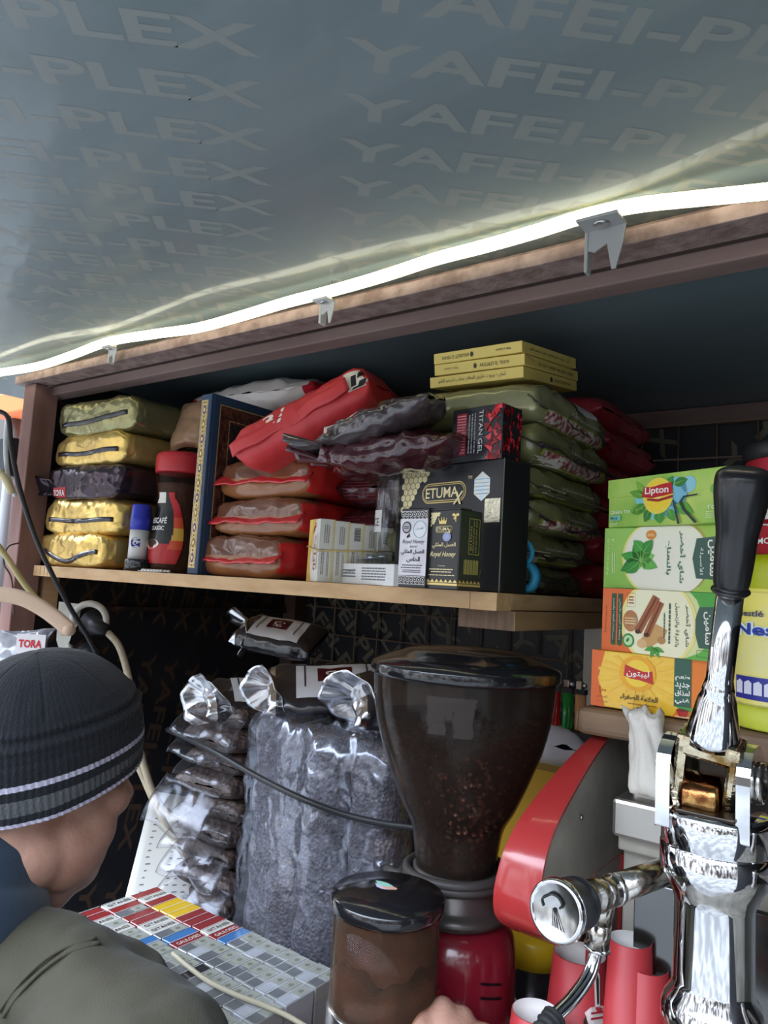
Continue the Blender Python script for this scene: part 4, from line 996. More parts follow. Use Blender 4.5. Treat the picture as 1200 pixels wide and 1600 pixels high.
for x in (.11, .17): fr.rect(x-.022, .10, x+.022, .92, P('274a34', .42), 3); fr.text(ar('مخفف للوزن طبيعي') if x > .14 else ar('سيساعدك للمعدة والهضم'), x-.012, .18, x+.012, .84, P('dfe0c0', .42), 4, rot=-90); fr.poly([(x-.02, .14), (x, .08), (x+.03, .17), (x, .11)], dgn, 5)
fr.text('NET WT. 1.41 oz (40 g)', .025, .28, .045, .72, P('7a3010', .42), 3, rot=-90)
fr.frame(.235, .72, .31, .94, .0004, P('c05a20', .42), 3); fr.fine(.25, .76, .30, .9, 3, P('a04a18', .42), 4)
fr.ell(.27, .50, .07, .17, P('e8862a', .42), 3); fr.fine(.22, .44, .32, .56, 3, P('f4d8a0', .42), 4)
fr.ell(.255, .19, .055, .11, P('2f8a3c', .42), 4); fr.ell(.255, .19, .04, .08, P('bfe0a8', .42), 5); fr.leaf(.24, .16, .006, .003, 60, dgn, 6)
for (x0, y0, x1, y1, wd) in ((.34, .34, .50, .90, .038), (.42, .30, .54, .82, .032)):
    dxx, dyy = x1-x0, y1-y0; L_ = math.hypot(dxx*w, dyy*HC); nx, ny = -dyy*HC/L_*wd*w*.9/w, dxx*w/L_*wd*w*.9/HC
    fr.poly([(x0+nx, y0+ny), (x0-nx, y0-ny), (x1-nx, y1-ny), (x1+nx, y1+ny)], P('a0582a', .42), 5); fr.poly([(x0+nx*.2, y0+ny*.2), (x0-nx*.3, y0-ny*.3), (x1-nx*.3, y1-ny*.3), (x1+nx*.2, y1+ny*.2)], P('6e3416', .42), 6)
    fr.ell(x0, y0, .025, .035, P('4a220e', .42), 6, 12)
fr.poly([(.40, .36), (.50, .48), (.60, .40), (.57, .26), (.52, .20), (.44, .10), (.35, .18), (.39, .28)], P('c99a5c', .42), 4); fr.ell(.55, .24, .035, .06, P('b5824a', .42), 5); fr.ell(.38, .16, .045, .07, P('dcb27c', .42), 5)
for a_ in (200, 250, 300, 340): fr.leaf(.49, .12, .012, .005, a_, P('4c9a34', .42), 5)
fr.frame(.845, .05, .955, .15, .0004, dgrey, 5)
o = b.build('tea_box', None, C, yc); tag(o, 'orange and green tea box picturing cinnamon sticks', 'tea box', 'stack of tea boxes')
# mint tea box lying on its side
ZT3 = ZT2+HC+.0004; ym = R_(-16)
C, w, t = fit(1130, .735, 942, 1152, ym, ZT3); HM = .0685
b, fr, rt, tp = carton(w, .07, HM, tgr)
fr.ell(.56, .5, .385, .66, P('e6e07a', .42), 1, 64); fr.rect(.56, 0, 1, 1, P('e6e07a', .42), 1)
fr.ell(.545, .5, .35, .62, P('ece8d4', .42), 2, 64)
fr.poly([(.80, 1), (1, 1), (1, 0), (.76, 0), (.84, .10), (.885, .25), (.90, .5), (.885, .75), (.85, .9)], P('9fc24a', .42), 3)
fr.poly([(.80, .80), (.77, .5), (.80, .20), (1, .18), (1, .84)], dgrey, 4)
fr.text(ar('سامين'), .885, .24, .97, .78, wht, 5, rot=-90, off=.02); fr.text(ar('الأصيلة'), .825, .26, .86, .66, wht, 5, rot=-90)
fr.text(ar('شاي أخضر'), .655, .12, .715, .92, P('2e6e4e', .42), 5, rot=-90, off=.02); fr.text(ar('بالنعناع'), .55, .24, .60, .78, P('2e6e4e', .42), 5, rot=-90, off=.02)
fr.text('NET WT. 1.41 oz (40 g)', .03, .22, .055, .82, P('d8ecb0', .42), 3, rot=-90); fr.text('٢٠', .075, .7, .10, .82, P('d8ecb0', .42), 3, rot=-90); fr.fine(.08, .25, .115, .6, 2, P('d8ecb0', .42), 3, vert=True)
fr.ell(.43, .87, .045, .075, P('dc8a2c', .42), 4); fr.fine(.40, .84, .46, .89, 2, P('f4dcae', .42), 5)
for (a_, L_, W_, c_) in ((120, .020, .013, '2f8a2e'), (165, .026, .014, '3b9a34'), (205, .028, .016, '2c8230'), (60, .024, .014, '48a83c'), (20, .018, .012, '7fc25c'), (-20, .022, .013, '5cae44'), (92, .016, .009, '6cb84a'), (-60, .012, .006, '8cc86a'), (255, .010, .006, '7fbf5a')):
    fr.leaf(.345+.00, .46, L_, W_, a_, P(c_, .42), 5, vein=P('8fd06a', .42))
fr.leaf(.33, .42, .020, .013, 215, P('358f32', .42), 7, vein=P('8fd06a', .42)); fr.leaf(.36, .62, .016, .012, 135, P('3f9f38', .42), 7, vein=P('8fd06a', .42)); fr.leaf(.37, .60, .017, .012, 50, P('2f8a2e', .42), 7, vein=P('8fd06a', .42))
o = b.build('tea_box', None, C, ym); tag(o, 'green and cream tea box with a sprig of mint leaves lying on its side', 'tea box', 'stack of tea boxes')
# green tea box with lid, on top
ZT4 = ZT3+HM+.0004; yg = R_(-24)
C, w, t = fit(1134, .72, 950, 1152, yg, ZT4); HG = .0545
gt = mat('green_tea_box', (.20, .46, .055), .4, var=((.50, .64, .14), 16, .35, .68))
b, fr, rt, tp = carton(w, max(.05, min(t, .07)), HG, gt)
rt.rect(0, 0, 1, 1, P('1e5c2c', .42), 1)
b.box((-.001, -.0008, HG*.62), (w+.001, .05, HG+.0006), gt, .0006)
fr.o = fr.o+Vector((0, -.0009, 0))
for (x, y, rx, ry, c_) in ((.36, .55, .10, .16, '7cc2c4'), (.62, .62, .09, .30, '79bcd0'), (.46, .25, .10, .14, '86c6bc'), (.72, .75, .06, .16, '8cc8d4'), (.58, .30, .08, .15, '7ab8c8')): fr.ell(x, y, rx, ry, P(c_, .42), 1)
for (x, y, L_, W_, a_, c_) in ((.36, .60, .024, .009, 165, '5c9a2a'), (.35, .64, .020, .008, 130, '7ab038'), (.55, .74, .013, .010, 60, '3c8a38'), (.60, .78, .018, .010, 12, '2f7a30'), (.36, .42, .020, .011, 205, '3a8a34'), (.40, .32, .015, .011, 240, '2f7d30'), (.48, .27, .013, .014, 275, '3f9238'), (.56, .30, .015, .010, 300, '4a9a3c'), (.62, .38, .024, .013, 335, '5aa03c'), (.33, .36, .018, .012, 190, '68a838')): fr.leaf(x, y, L_, W_, a_, P(c_, .42), 2, vein=P('9cc86a', .42))
fr.ell(.47, .58, .13, .36, P('e8d24a', .42), 4); fr.ell(.47, .58, .10, .29, P('f2cf30', .42), 5); fr.ell(.47, .66, .06, .14, P('f8e68a', .42), 6)
fr.poly([(.33, .58), (.42, .54), (.50, .56), (.60, .60), (.59, .82), (.50, .80), (.42, .76), (.35, .78)], P('b8161c', .42), 7)
fr.poly([(.38, .50), (.48, .46), (.60, .52), (.60, .57), (.48, .51), (.38, .54)], P('9a1218', .42), 7)
fr.text('Lipton', .36, .585, .565, .765, P('f6efe6', .42), 8, off=.015)
fr.text('GREEN TEA', .035, .275, .225, .345, P('f0f2e0', .42), 4); fr.rect(.03, .14, .13, .24, P('7cc4bc', .42), 3); fr.text('Mint', .035, .155, .105, .225, P('1f5a4a', .42), 4, off=.01); fr.text(ar('النعناع'), .035, .02, .10, .105, P('f0f2e0', .42), 4)
fr.text('٢٥', .875, .25, .925, .33, P('f0f2e0', .42), 4); fr.fine(.86, .08, .96, .22, 4, P('d8e6a8', .42), 4)
for pts in ([(.60, .47), (.612, .47), (.665, .0), (.645, .0)], [(.80, .52), (.70, .50), (.675, .42), (.70, .28), (.80, .02), (.78, .0), (.685, .26), (.655, .42), (.69, .53), (.80, .55)]): fr.poly(pts, P('26332c', .42), 9)
fr.ell(.92, .62, .03, .09, P('78b048', .42), 3, 12)
o = b.build('tea_box', None, C, yg); tag(o, 'green tea box with a red and yellow emblem on top of the tea stack', 'tea box', 'stack of tea boxes')
# --- cocoa tub, standing on its lid
cw_ = empty('cocoa_tub'); q = on(1235, 1095, 'y', .845); cw_.location = (q.x, .858, ZT)
tag(cw_, 'yellow cocoa powder tub with lime lid standing upside down right of the tea boxes', 'tub')
lm_ = mat('lime_lid', (.55, .60, .06), .35); yt_ = mat('tub_yellow', (.78, .68, .10), .35, var=((.86, .80, .42), 10, .3, .7))
RB = .058
b = MB(); b.lathe([(0, 0), (RB*1.02, 0), (RB*1.05, .002), (RB*1.05, .019), (RB*1.0, .022), (0, .022)], lm_, 60, defo=lambda p, a: p*(1+.006*(math.sin(a*30) > 0)) if False else p); 
for k in range(40): a_ = k*9; b.box((0, 0, 0), (0, 0, 0), lm_) if False else None
b.build('lid', cw_)
b = MB(); b.lathe([(RB*.98, .022), (RB*.99, .13), (RB*.98, .134), (RB*.995, .136), (RB*.995, .160), (RB*.93, .170), (0, .170)], yt_, 60, matfn=lambda i, k: P('b0b418', .35) if i >= 3 else yt_)
def cyl(mb, RR, ac, x0, x1, z0, z1, m, off=.0006, n=8):
    mb.grid(lambda u, v: ((RR+off)*math.cos(ac+(x0+(x1-x0)*u)/RR), (RR+off)*math.sin(ac+(x0+(x1-x0)*u)/RR), z0+(z1-z0)*v), n, 1, m)
def cyltext(mb, RR, ac, t, x0, x1, z0, z1, m, off=.0012, offs=.02, tilt=0):
    vs, fs = text_geo(t, offs); mb.add([((RR+off)*math.cos(ac+(x0+(x1-x0)*x)/RR), (RR+off)*math.sin(ac+(x0+(x1-x0)*x)/RR), z0+(z1-z0)*y+tilt*x) for x, y in vs], fs, m)
def cylpoly(mb, RR, ac, pts, m, off=.001): mb.add([((RR+off)*math.cos(ac+x/RR), (RR+off)*math.sin(ac+x/RR), z) for x, z in pts], [list(range(len(pts)))], m)
ac = math.atan2(-cw_.location.y, -cw_.location.x)-.16
cyl(b, RB, ac, -.075, .075, .024, .132, mat('tub_label', (.80, .74, .34), .35, var=((.84, .72, .12), 16, .35, .6)))
for k in range(7): cylpoly(b, RB, ac, [(-.03+.018*k, .03+.008*k), (-.018+.018*k, .03+.008*k), (-.028+.02*k, .048+.008*k)], P(('d8c840', 'e6dc8c', 'caa81c')[k % 3], .35), .0009)
cyl(b, RB, ac, -.048, .03, .028, .050, P('2a2f8e', .35), .0012)
for k in range(5): cylpoly(b, RB, ac, [(-.046+.0105*k, .033), (-.0375+.0105*k, .033), (-.0375+.0105*k, .044), (-.041+.0105*k, .0465), (-.046+.0105*k, .044)], P('d8d8ea', .35), .0018)
cyltext(b, RB, ac, 'Nestlé', -.046, -.016, .1085, .1145, P('3a3a6a', .35), .0018)
cyltext(b, RB, ac, 'Nesquik', -.047, .045, .086, .103, P('e8f4ff', .35), .0016, .10); cyltext(b, RB, ac, 'Nesquik', -.047, .045, .087, .102, P('1c3a9e', .35), .0022, .03)
cylpoly(b, RB, ac, [(.0, .05), (.006, .062), (.02, .068), (.04, .066), (.04, .05)], P('9a5a40', .35), .0014); cylpoly(b, RB, ac, [(.0, .05), (.006, .058), (.02, .062), (.04, .06), (.04, .05)], P('c07868', .35), .0018)
b.build('tub_body', cw_)
# --- red tin with black lid, on top of the tub
rt_ = empty('coffee_tin'); rt_.location = (cw_.location.x+.013, cw_.location.y, ZT+.1705); tag(rt_, 'red tin with a black lid and round white emblem on top of the yellow tub', 'tin')
b = MB(); RT = .058; b.lathe([(0, 0), (RT, 0), (RT, .096), (RT*.97, .100), (0, .100)], mat('red_tin', (.42, .02, .04), .35), 56)
ac = math.atan2(-rt_.location.y, -rt_.location.x)-.55
def cylell(cx, cz, rr, m, off): cylpoly(b, RT, ac, [(cx+rr*math.cos(R_(15*k)), cz+rr*math.sin(R_(15*k))) for k in range(24)], m, off)
cylell(-.004, .052, .024, P('e6e0dc', .35), .0008); cylell(-.004, .052, .0225, P('8a1826', .35), .0014); cylell(-.004, .052, .018, P('e6e0dc', .35), .002); cylell(-.004, .058, .009, P('17100f', .35), .0026)
cylpoly(b, RT, ac, [(-.016, .040), (-.004, .058), (.008, .040), (.002, .046), (-.010, .046)], P('17100f', .35), .0028)
cyltext(b, RT, ac, 'TE . MO', -.036, .0, .010, .016, P('e6e0dc', .35), .0012)
b.build('tin_body', rt_)
b = MB(); b.lathe([(RT*1.0, .097), (RT*1.04, .098), (RT*1.04, .110), (RT*1.0, .114), (RT*.6, .116), (0, .116)], mat('black_lid', (.02, .02, .022), .4), 56); b.build('lid', rt_)

# ================================================================== under the shelf: coffee in foil, film and bags
ZK = .9002
alu = mat('bright_foil', (.66, .67, .69), .24, metal=1, bump=[('crease', 26, .8), ('facet', 45, .6)], bdist=.006)
alf = mat('thin_silver_foil', (.62, .63, .66), .26, metal=1, bump=[('crease', 24, .7)], bdist=.004)
bkf = mat('black_foil_bag', (.018, .017, .022), .22, coat=.7, bump=[('crease', 18, .7)], bdist=.004)
tran = film_bump(glass('clear_bag_film', (.93, .93, .94), .03, .16, dark=(.42, .43, .47), shiny=True), 22, .8)
tran2 = film_bump(glass('milky_bag_film', (.86, .88, .93), .12, .17, dark=(.72, .78, .92), shiny=True), 20, 1.0, dist=.007)
beans = mat('packed_coffee_beans', (.11, .10, .105), .45, bump=[('voro', 190, .7)], var=((.23, .21, .225), 90, .35, .65), bdist=.004)
beansd = mat('packed_dark_beans', (.05, .032, .026), .5, coat=.2, bump=[('voro', 110, 1.0), ('crease', 16, .5)], var=((.10, .07, .06), 50, .35, .65), bdist=.004)
# clear bags of coffee lying in a stack
zz = ZK
cxs = D(338, 1300, 1.42)
for k in range(9):
    h = .0405
    b = pouch(.155, .13, h+.004, beansd, seed=200+k, ex=2.8, edge=.24, wr=.002, ew=.006, nu=40, nv=52)
    L = .155
    o = b.build('bean_bag', None, (-1.058+.006*math.sin(k*2.2), .992+.006*math.cos(k*3.1), zz-.001), R_(4*math.sin(k*1.7)))
    lab = 'clear bag of dark beans, %s from the bottom of the pile by the wrapped columns' % ('', 'second', 'third', 'fourth', 'fifth', 'sixth', 'seventh', 'eighth', '')[k]
    if k == 8: lab = 'clear bag of dark coffee beans on top of the pile, under the silver foil end'
    if k == 0: lab = 'clear bag of dark coffee beans at the foot of the pile, behind the cigarette packs'
    tag(o, lab, 'coffee bag', 'clear bags of beans in a pile')
    t = MB(); sd = k*.9
    def fl_(u, v, k=k, sd=sd): return (-.07+.155*u, -.062-.040*math.sin(v*1.45)-.006*math.sin(u*7+sd), .026-.034*v*(1+.25*math.sin(sd))+.005*math.sin(u*9+sd*2)*v)
    if k in (5,): 
        def fl_(u, v): return (-.10+.15*u, -.062-.055*math.sin(v*1.4), .026-.075*v+.006*math.sin(u*8)*v-.01*u)
    sheet(fl_, 20, 8, .0006, tran, t); t.build('bag_flap', o)
    zz += h
ZBG = zz
# four film wrapped columns of packed coffee
colsp = [D(432, 1300, 1.30), D(505, 1300, 1.22), D(580, 1300, 1.155), D(650, 1300, 1.12)]
wrapc = empty('wrapped_coffee_bundle', (colsp[1].x, colsp[1].y, ZK)); tag(wrapc, 'tall bundle of coffee packed in columns under shiny clear film', 'bundle')
rr_ = .044; loc0 = wrapc.location.copy()
cc = [(-.925, .985), (-.84, .945), (-.757, .925), (-.672, .935), (-.90, 1.07), (-.81, 1.04), (-.72, 1.02)]
for i, (x, y) in enumerate(cc):
    b = MB(); HT = .365-.0*i
    def dd(p, a, i=i):
        q = 1+.06*math.sin(p.z*62+i*2)+fbm((p.x+i, p.y, p.z), 18, i)*.05
        s4 = (abs(math.cos(a))**4+abs(math.sin(a))**4)**-.25
        return Vector((p.x*q*min(s4, 1.12), p.y*q*min(s4, 1.12), p.z))
    prof = [(0, 0)]+[(rr_, .365*k/24) for k in range(0, 24)]+[(rr_*.85, .362), (0, .364)]
    b.lathe(prof, beans, 36, defo=dd); b.build('coffee_column', wrapc, (x-loc0.x, y-loc0.y, 0))
# film round the whole bundle
ring = [(-.978, .955), (-.965, .93), (-.93, .925), (-.884, .905), (-.84, .888), (-.80, .880), (-.757, .867), (-.715, .875), (-.672, .878), (-.63, .900), (-.618, .95), (-.66, 1.05), (-.78, 1.10), (-.93, 1.12), (-.972, 1.04)]
rc = catmull([(x, y, 0) for x, y in ring]+[(ring[0][0], ring[0][1], 0)], 6)[:-1]
cen = Vector((-.80, .98, 0)); hs = [.345*k/44 for k in range(45)]+[.355, .366, .374, .378]
b = MB()
def film(u, v):
    i = int(round(u*len(rc))) % len(rc); p = rc[i]; h = hs[int(round(v*(len(hs)-1)))]
    k = 1.0
    if h > .35: k = 1-(h-.35)*6
    if h > .377: k = .3
    bulge = 1+.035*math.exp(-((h-.145)/.02)**2)*0
    q = cen+(p-cen)*k*(1.02 if h < .15 else 1.0)
    d = (p-cen).normalized()
    q = q+d*(.004*ridge((p.x, p.y, h), 14, 5)+.003*fbm((p.x*2, p.y*2, h), 30, 4)+.0045*ridge((p.x*.8+h*.25, p.y*.8, h*2.4), 22, 8))
    return Vector((q.x-loc0.x, q.y-loc0.y, h+.008*math.sin(u*60)*(.5 if .34 < h else 0)))
b.grid(film, len(rc), len(hs)-1, tran2, cu=True)
b.build('clear_film', wrapc)
# creased film tails over the lower tier
for k, (x0, y0, z0, x1, y1, z1, s_) in enumerate([(-.90, .885, 1.075, -.70, .845, 1.045, .03), (-.86, .882, 1.255, -.62, .87, 1.215, .035)]):
    if k < 9: continue
    t = MB(); sheet(lambda u, v: (x0+(x1-x0)*u-loc0.x, y0+(y1-y0)*u-.010*v-.004*math.sin(u*25)*v-loc0.y, z0+(z1-z0)*u-s_*v-.008*math.sin(u*11)-ZK), 40, 6, .0008, tran2, t); t.build('film_tail', wrapc)
ZC2 = ZK+.378
# foil bags lying on top, ends towards the street
def foilbag(lab, cpx, d, yd, L, Wd, H, seed, lz=None, fan=.055, tilt=0, lblt=None, art=1):
    b = pouch(Wd, L, H, bkf, seed=seed, ex=2.4, edge=.22, wr=.003, ew=.008, nu=52, nv=56, matfn=lambda u, v: alu if u < .07 else bkf)
    bv = b.bvh()
    if art:
        b.drape(bv, gridgeo(14, 14), (-Wd*.30, -L*.28, H), (Wd*.66, 0, 0), (0, L*.62, 0), (0, 0, 1), P('cfd0d4', .35), off=.0012)
        for x0, y0, x1, y1 in ((-.31, -.22, .2, -.215), (-.31, .25, .2, .255)): b.drape(bv, gridgeo(8, 1), (Wd*x0, L*y0, H), (Wd*(x1-x0), 0, 0), (0, L*.012, 0), (0, 0, 1), P('35303a', .35), off=.002)
        b.drape(bv, gridgeo(8, 8), (-Wd*.20, -L*.12, H), (Wd*.30, 0, 0), (0, L*.26, 0), (0, 0, 1), P('4a1218', .35), off=.002)
        b.drape(bv, text_geo(ar('بن'), .02), (-Wd*.13, -L*.06, H), (Wd*.18, 0, 0), (0, L*.14, 0), (0, 0, 1), P('e0d8d8', .35), off=.0028)
    o = b.build('foil_coffee_bag'); c = D(*cpx, d)+Vector(yd).normalized()*(L/2)-Vector((0, 0, H*.45)); place(o, c, yd, tilt); tag(o, lab, 'coffee bag', 'foil bags lying on the wrapped bundle')
    t = MB()
    def fanf(u, v):
        a_ = math.pi*(1.08*u-.04); r_ = fan*v
        return (-math.cos(a_)*r_*1.05, -L/2+.010-.022*v-.006*math.sin(u*26)*v+.012*math.cos(a_)*v, H*.30+math.sin(a_)*r_*.9-.020*v+.004*math.sin(u*34)*v)
    def fann(u, v):
        a_ = 2*math.pi*u; r_ = fan*1.18*(.22+.78*v); c1 = math.cos(a_)*r_*1.10*(1+.035*math.sin(u*50.3+1.5*math.sin(u*18.8))); s1 = math.sin(a_)*r_*.92*(1+.04*math.sin(u*44)+.10*math.sin(u*12.566+seed))
        if s1 < 0: s1 *= .9
        dp = -.012+.020*v**1.5+.0030*math.sin(u*37+2*math.sin(u*12.6))*v+.005*fbm((c1*1.0, s1, seed), 30, seed)+.012*math.sin(u*12.6+seed)*v
        return (c1*.74+dp*.66, -L/2+.006+c1*.66-dp*.74, H*.45+s1)
    sheet(fann, 110, 8, .0012, alf, t); t.build('gathered_end', o); return o
foilbag('foil coffee bag with flared silver end at the far left of the bundle top', (322, 1094), 1.38, (.55, .83, .06), .21, .115, .052, 301, fan=.050, tilt=R_(24))
foilbag('foil coffee bag with flared silver end and white label, middle of the bundle top', (418, 1078), 1.28, (.72, .69, .07), .23, .125, .055, 302, fan=.046, tilt=R_(30))
foilbag('foil coffee bag with the largest silver end, next to the grinder hopper', (552, 1094), 1.17, (.70, .70, .08), .20, .13, .058, 303, fan=.050, tilt=R_(26))
foilbag('dark foil bag with pale label lying highest, under the shelf', (380, 982), 1.46, (1, .30, -.10), .17, .095, .05, 304, fan=.042, tilt=R_(30))
# --- lighters in a tray, label bag, yellow packet behind the hopper
lt_y = 1.03
ltr = MB(); q = on(892, 1140, 'y', lt_y)
ltr.box((q.x-.045, lt_y-.012, ZK), (q.x+.045, lt_y+.03, q.z+.0), P('2a2a2c'), .002)
tag(ltr.build('display_stand'), 'dark upright stand carrying the row of lighters', 'stand')
for k, (px_, c_, nm) in enumerate(((866, (.55, .02, .015), 'red'), (886, (.02, .30, .05), 'green'), (906, (.75, .36, .16), 'orange'))):
    p = on(px_, 1138, 'y', lt_y); r = empty('lighter', (p.x, lt_y, q.z+.001)); tag(r, nm+' see-through pocket lighter standing on the dark stand behind the hopper', 'lighter', 'lighters in a row')
    b = MB(); b.lathe([(0, 0), (.0075, 0), (.008, .001), (.008, .050), (0, .050)], mat(nm+'_translucent_plastic', c_, .15, trans=.35), 24, defo=lambda p_, a: Vector((p_.x, p_.y*.7, p_.z))); b.build('fuel_body', r)
    b = MB(); b.box((-.0078, -.0055, .050), (.0078, .0055, .057), mat('lighter_collar', (.03, .03, .03), .3)); b.box((-.006, -.0045, .057), (.002, .0045, .068), mat('chrome', (.85, .85, .86), .08, metal=1) if k < 2 else P('c8b49a'), .001); b.build('metal_hood', r)
    b = MB(); b.lathe([(0, -.002), (.004, -.002), (.004, .002), (0, .002)], steel, 16, Matrix.Translation((.0045, 0, .062)) @ Matrix.Rotation(R_(90), 4, 'X')); b.build('spark_wheel', r)
lbag = pouch(.13, .16, .06, P('c9cbd2', .3), seed=311, ex=2.8, nu=40, nv=50); bv = lbag.bvh()
lbag.drape(bv, gridgeo(6, 6), (-.045, -.08, .012), (.05, 0, 0), (0, 0, .035), (0, -1, 0), P('4a1620', .35), off=.001)
lbag.drape(bv, text_geo(ar('قهوة عربية')), (-.040, -.08, .022), (.04, 0, 0), (0, 0, .012), (0, -1, 0), P('dcd0d0', .35), off=.002)
o = lbag.build('coffee_bag', None, D(850, 1180, 1.05)+Vector((0, .07, -.03)), R_(-4)); o.rotation_euler[0] = R_(-12); tag(o, 'pale coffee bag with a dark red label behind the hopper, below the lighters', 'coffee bag')
bx = MB(); q = D(832, 1200, 1.02); bx.box((q.x-.06, q.y, ZK), (q.x+.06, q.y+.08, q.z-.0), P('c49a22'), .002)
tag(bx.build('yellow_canister_box'), 'yellow carton standing behind the grinder under the labelled bag', 'box')

# ================================================================== cigarette packs in rows on a tray
ZP = .9+.0; PH = .080
cel = lambda n, c: mat('pack_'+n, c, .22, coat=.7, bump=('noise', 90, .15))
base_packs = {}
def pack(kind, body, top, txt=None, tcol='ffffff', flap=True):
    r = empty('cigarette_pack'); b = MB(); wx, wy = .0186, .0505
    bm_a = cel(kind+'_side', body); bm_t = cel(kind+'_top', top)
    b.box((0, 0, 0), (wx, wy, PH-.018), bm_a, .0008, 1)
    F = Face(b, (0, -.0001, 0), (1, 0, 0), (0, 0, 1), wx, PH); F.rect(.12, .30, .88, .62, P('2c2a28', .3), 2)
    b.build('pack_body', r)
    b = MB(); b.box((-.0002, -.0002, PH-.0178), (wx+.0002, wy+.0002, PH), bm_t, .0008, 1)
    T = Face(b, (0, 0, PH+.0001), (1, 0, 0), (0, 1, 0), wx, wy)
    if kind in ('silver', 'grey', 'pale'):
        T.rect(.10, .52, .9, .95, P('a6a89c', .3), 1); T.ell(.5, .72, .18, .08, P('7c7e72', .3), 2, 14); T.rect(.08, .06, .92, .40, P('6a6d70' if kind != 'pale' else 'b4b8c0', .3), 1)
    if txt: T.text(txt, .30, .12, .72, .90, P(tcol, .3), 2, rot=90, off=.01)
    T.rect(0, .0, .05, 1, P('dfe3e6', .2), 3)
    b.build('lid', r); return r
kinds = {'silver': pack('silver', (.34, .35, .34), (.38, .39, .37)), 'grey': pack('grey', (.16, .17, .18), (.19, .20, .21)), 'pale': pack('pale', (.44, .46, .50), (.48, .50, .54)),
         'maroon': pack('maroon', (.26, .03, .03), (.30, .035, .035)), 'maroon_lettered': pack('maroon_lettered', (.26, .03, .03), (.28, .03, .03), 'GAULOISES', 'e8d8d4'), 'yellow': pack('yellow', (.78, .48, .02), (.80, .52, .03)),
         'blue': pack('blue', (.05, .17, .42), (.06, .20, .48)), 'white_lettered': pack('white_lettered', (.66, .64, .60), (.70, .68, .62), 'GITANES', '3a3430'), 'black': pack('black', (.02, .02, .024), (.03, .03, .035))}
ltx = {'silver': 'silver grey cigarette pack with a crest on its lid, in the front rows', 'grey': 'dark grey cigarette pack among the silver ones', 'pale': 'pale bluish white cigarette pack among the silver ones', 'maroon': 'plain dark red cigarette pack in the rows by the wall', 'maroon_lettered': 'dark red cigarette pack with white lettering',
       'yellow': 'yellow cigarette pack at the back corner of the rows', 'blue': 'blue cigarette pack between red and grey ones', 'white_lettered': 'white cigarette pack with dark lettering', 'black': 'black cigarette pack in the middle of the silver rows'}
used = set()
desc = {'silver': 'silver grey', 'grey': 'dark grey', 'pale': 'pale bluish white', 'maroon': 'plain dark red', 'maroon_lettered': 'white lettered dark red', 'yellow': 'yellow', 'blue': 'blue', 'white_lettered': 'dark lettered white', 'black': 'black'}
rown = ['back row', 'second row from the back', 'middle row', 'fourth row from the back', 'front row']
ordn = ['first', 'second', 'third', 'fourth', 'fifth', 'sixth', 'seventh', 'eighth', 'ninth', 'tenth', 'eleventh', 'twelfth', 'thirteenth', 'fourteenth', 'fifteenth', 'sixteenth', 'seventeenth', 'eighteenth', 'nineteenth', 'twentieth', 'last']
rows = {  # row index from the back: list of kinds from left to right; pitch .0190 in x starting at X0
 0: ['maroon', 'white_lettered', 'maroon', 'yellow', 'yellow', 'yellow', 'maroon', 'maroon', 'maroon', 'white_lettered', 'maroon_lettered', 'blue', 'silver', 'silver', 'pale', 'silver', 'silver', 'silver', 'silver', 'pale', 'silver'],
 1: ['white_lettered', 'maroon', 'grey', 'maroon', 'maroon', 'white_lettered', 'white_lettered', 'grey', 'blue', 'maroon_lettered', 'silver', 'pale', 'grey', 'silver', 'silver', 'grey', 'silver', 'silver', 'pale', 'silver', 'pale'],
 2: ['maroon', 'maroon', 'white_lettered', 'pale', 'white_lettered', 'grey', 'pale', 'blue', 'silver', 'grey', 'silver', 'silver', 'grey', 'black', 'silver', 'pale', 'silver', 'grey', 'silver', 'pale', 'silver'],
 3: ['maroon', 'grey', 'pale', 'silver', 'pale', 'blue', 'silver', 'pale', 'silver', 'pale', 'grey', 'pale', 'silver', 'silver', 'pale', 'silver', 'grey', 'silver', 'silver', 'silver', 'pale'],
 4: ['pale', 'grey', 'blue', 'pale', 'silver', 'grey', 'pale', 'blue', 'pale', 'silver', 'pale', 'blue', 'pale', 'silver', 'pale', 'silver', 'silver', 'pale', 'grey', 'pale', 'silver']}
tray = MB(); tray.box((-1.055, .545, .8985), (-.640, .842, .9015), P('b8b4ac')); tag(tray.build('display_tray'), 'pale flat tray under the rows of cigarette packs', 'tray')
n_ = 0
for ri, rw in rows.items():
    for ci, kd in enumerate(rw):
        x = -1.042+.0190*ci; y = .826-.0535*(ri+1)+.0012*math.sin(ci*1.7+ri)
        if ri == 4 and ci < 3: continue
        o = kinds[kd] if kd not in used else copy_tree(kinds[kd])
        used.add(kd); o.location = (x+.0003*math.sin(ci*5+ri), y, .9016+(-.018 if ri == 4 and 0 else 0)); o.rotation_euler = (0, 0, R_(.5*math.sin(ci*3+ri*2)))
        tag(o, '%s cigarette pack in the %s, %s from right' % (desc[kd], rown[ri], ordn[len(rw)-1-ci]), 'cigarette pack', kd.replace('_', ' ')+' cigarette packs in rows'); n_ += 1
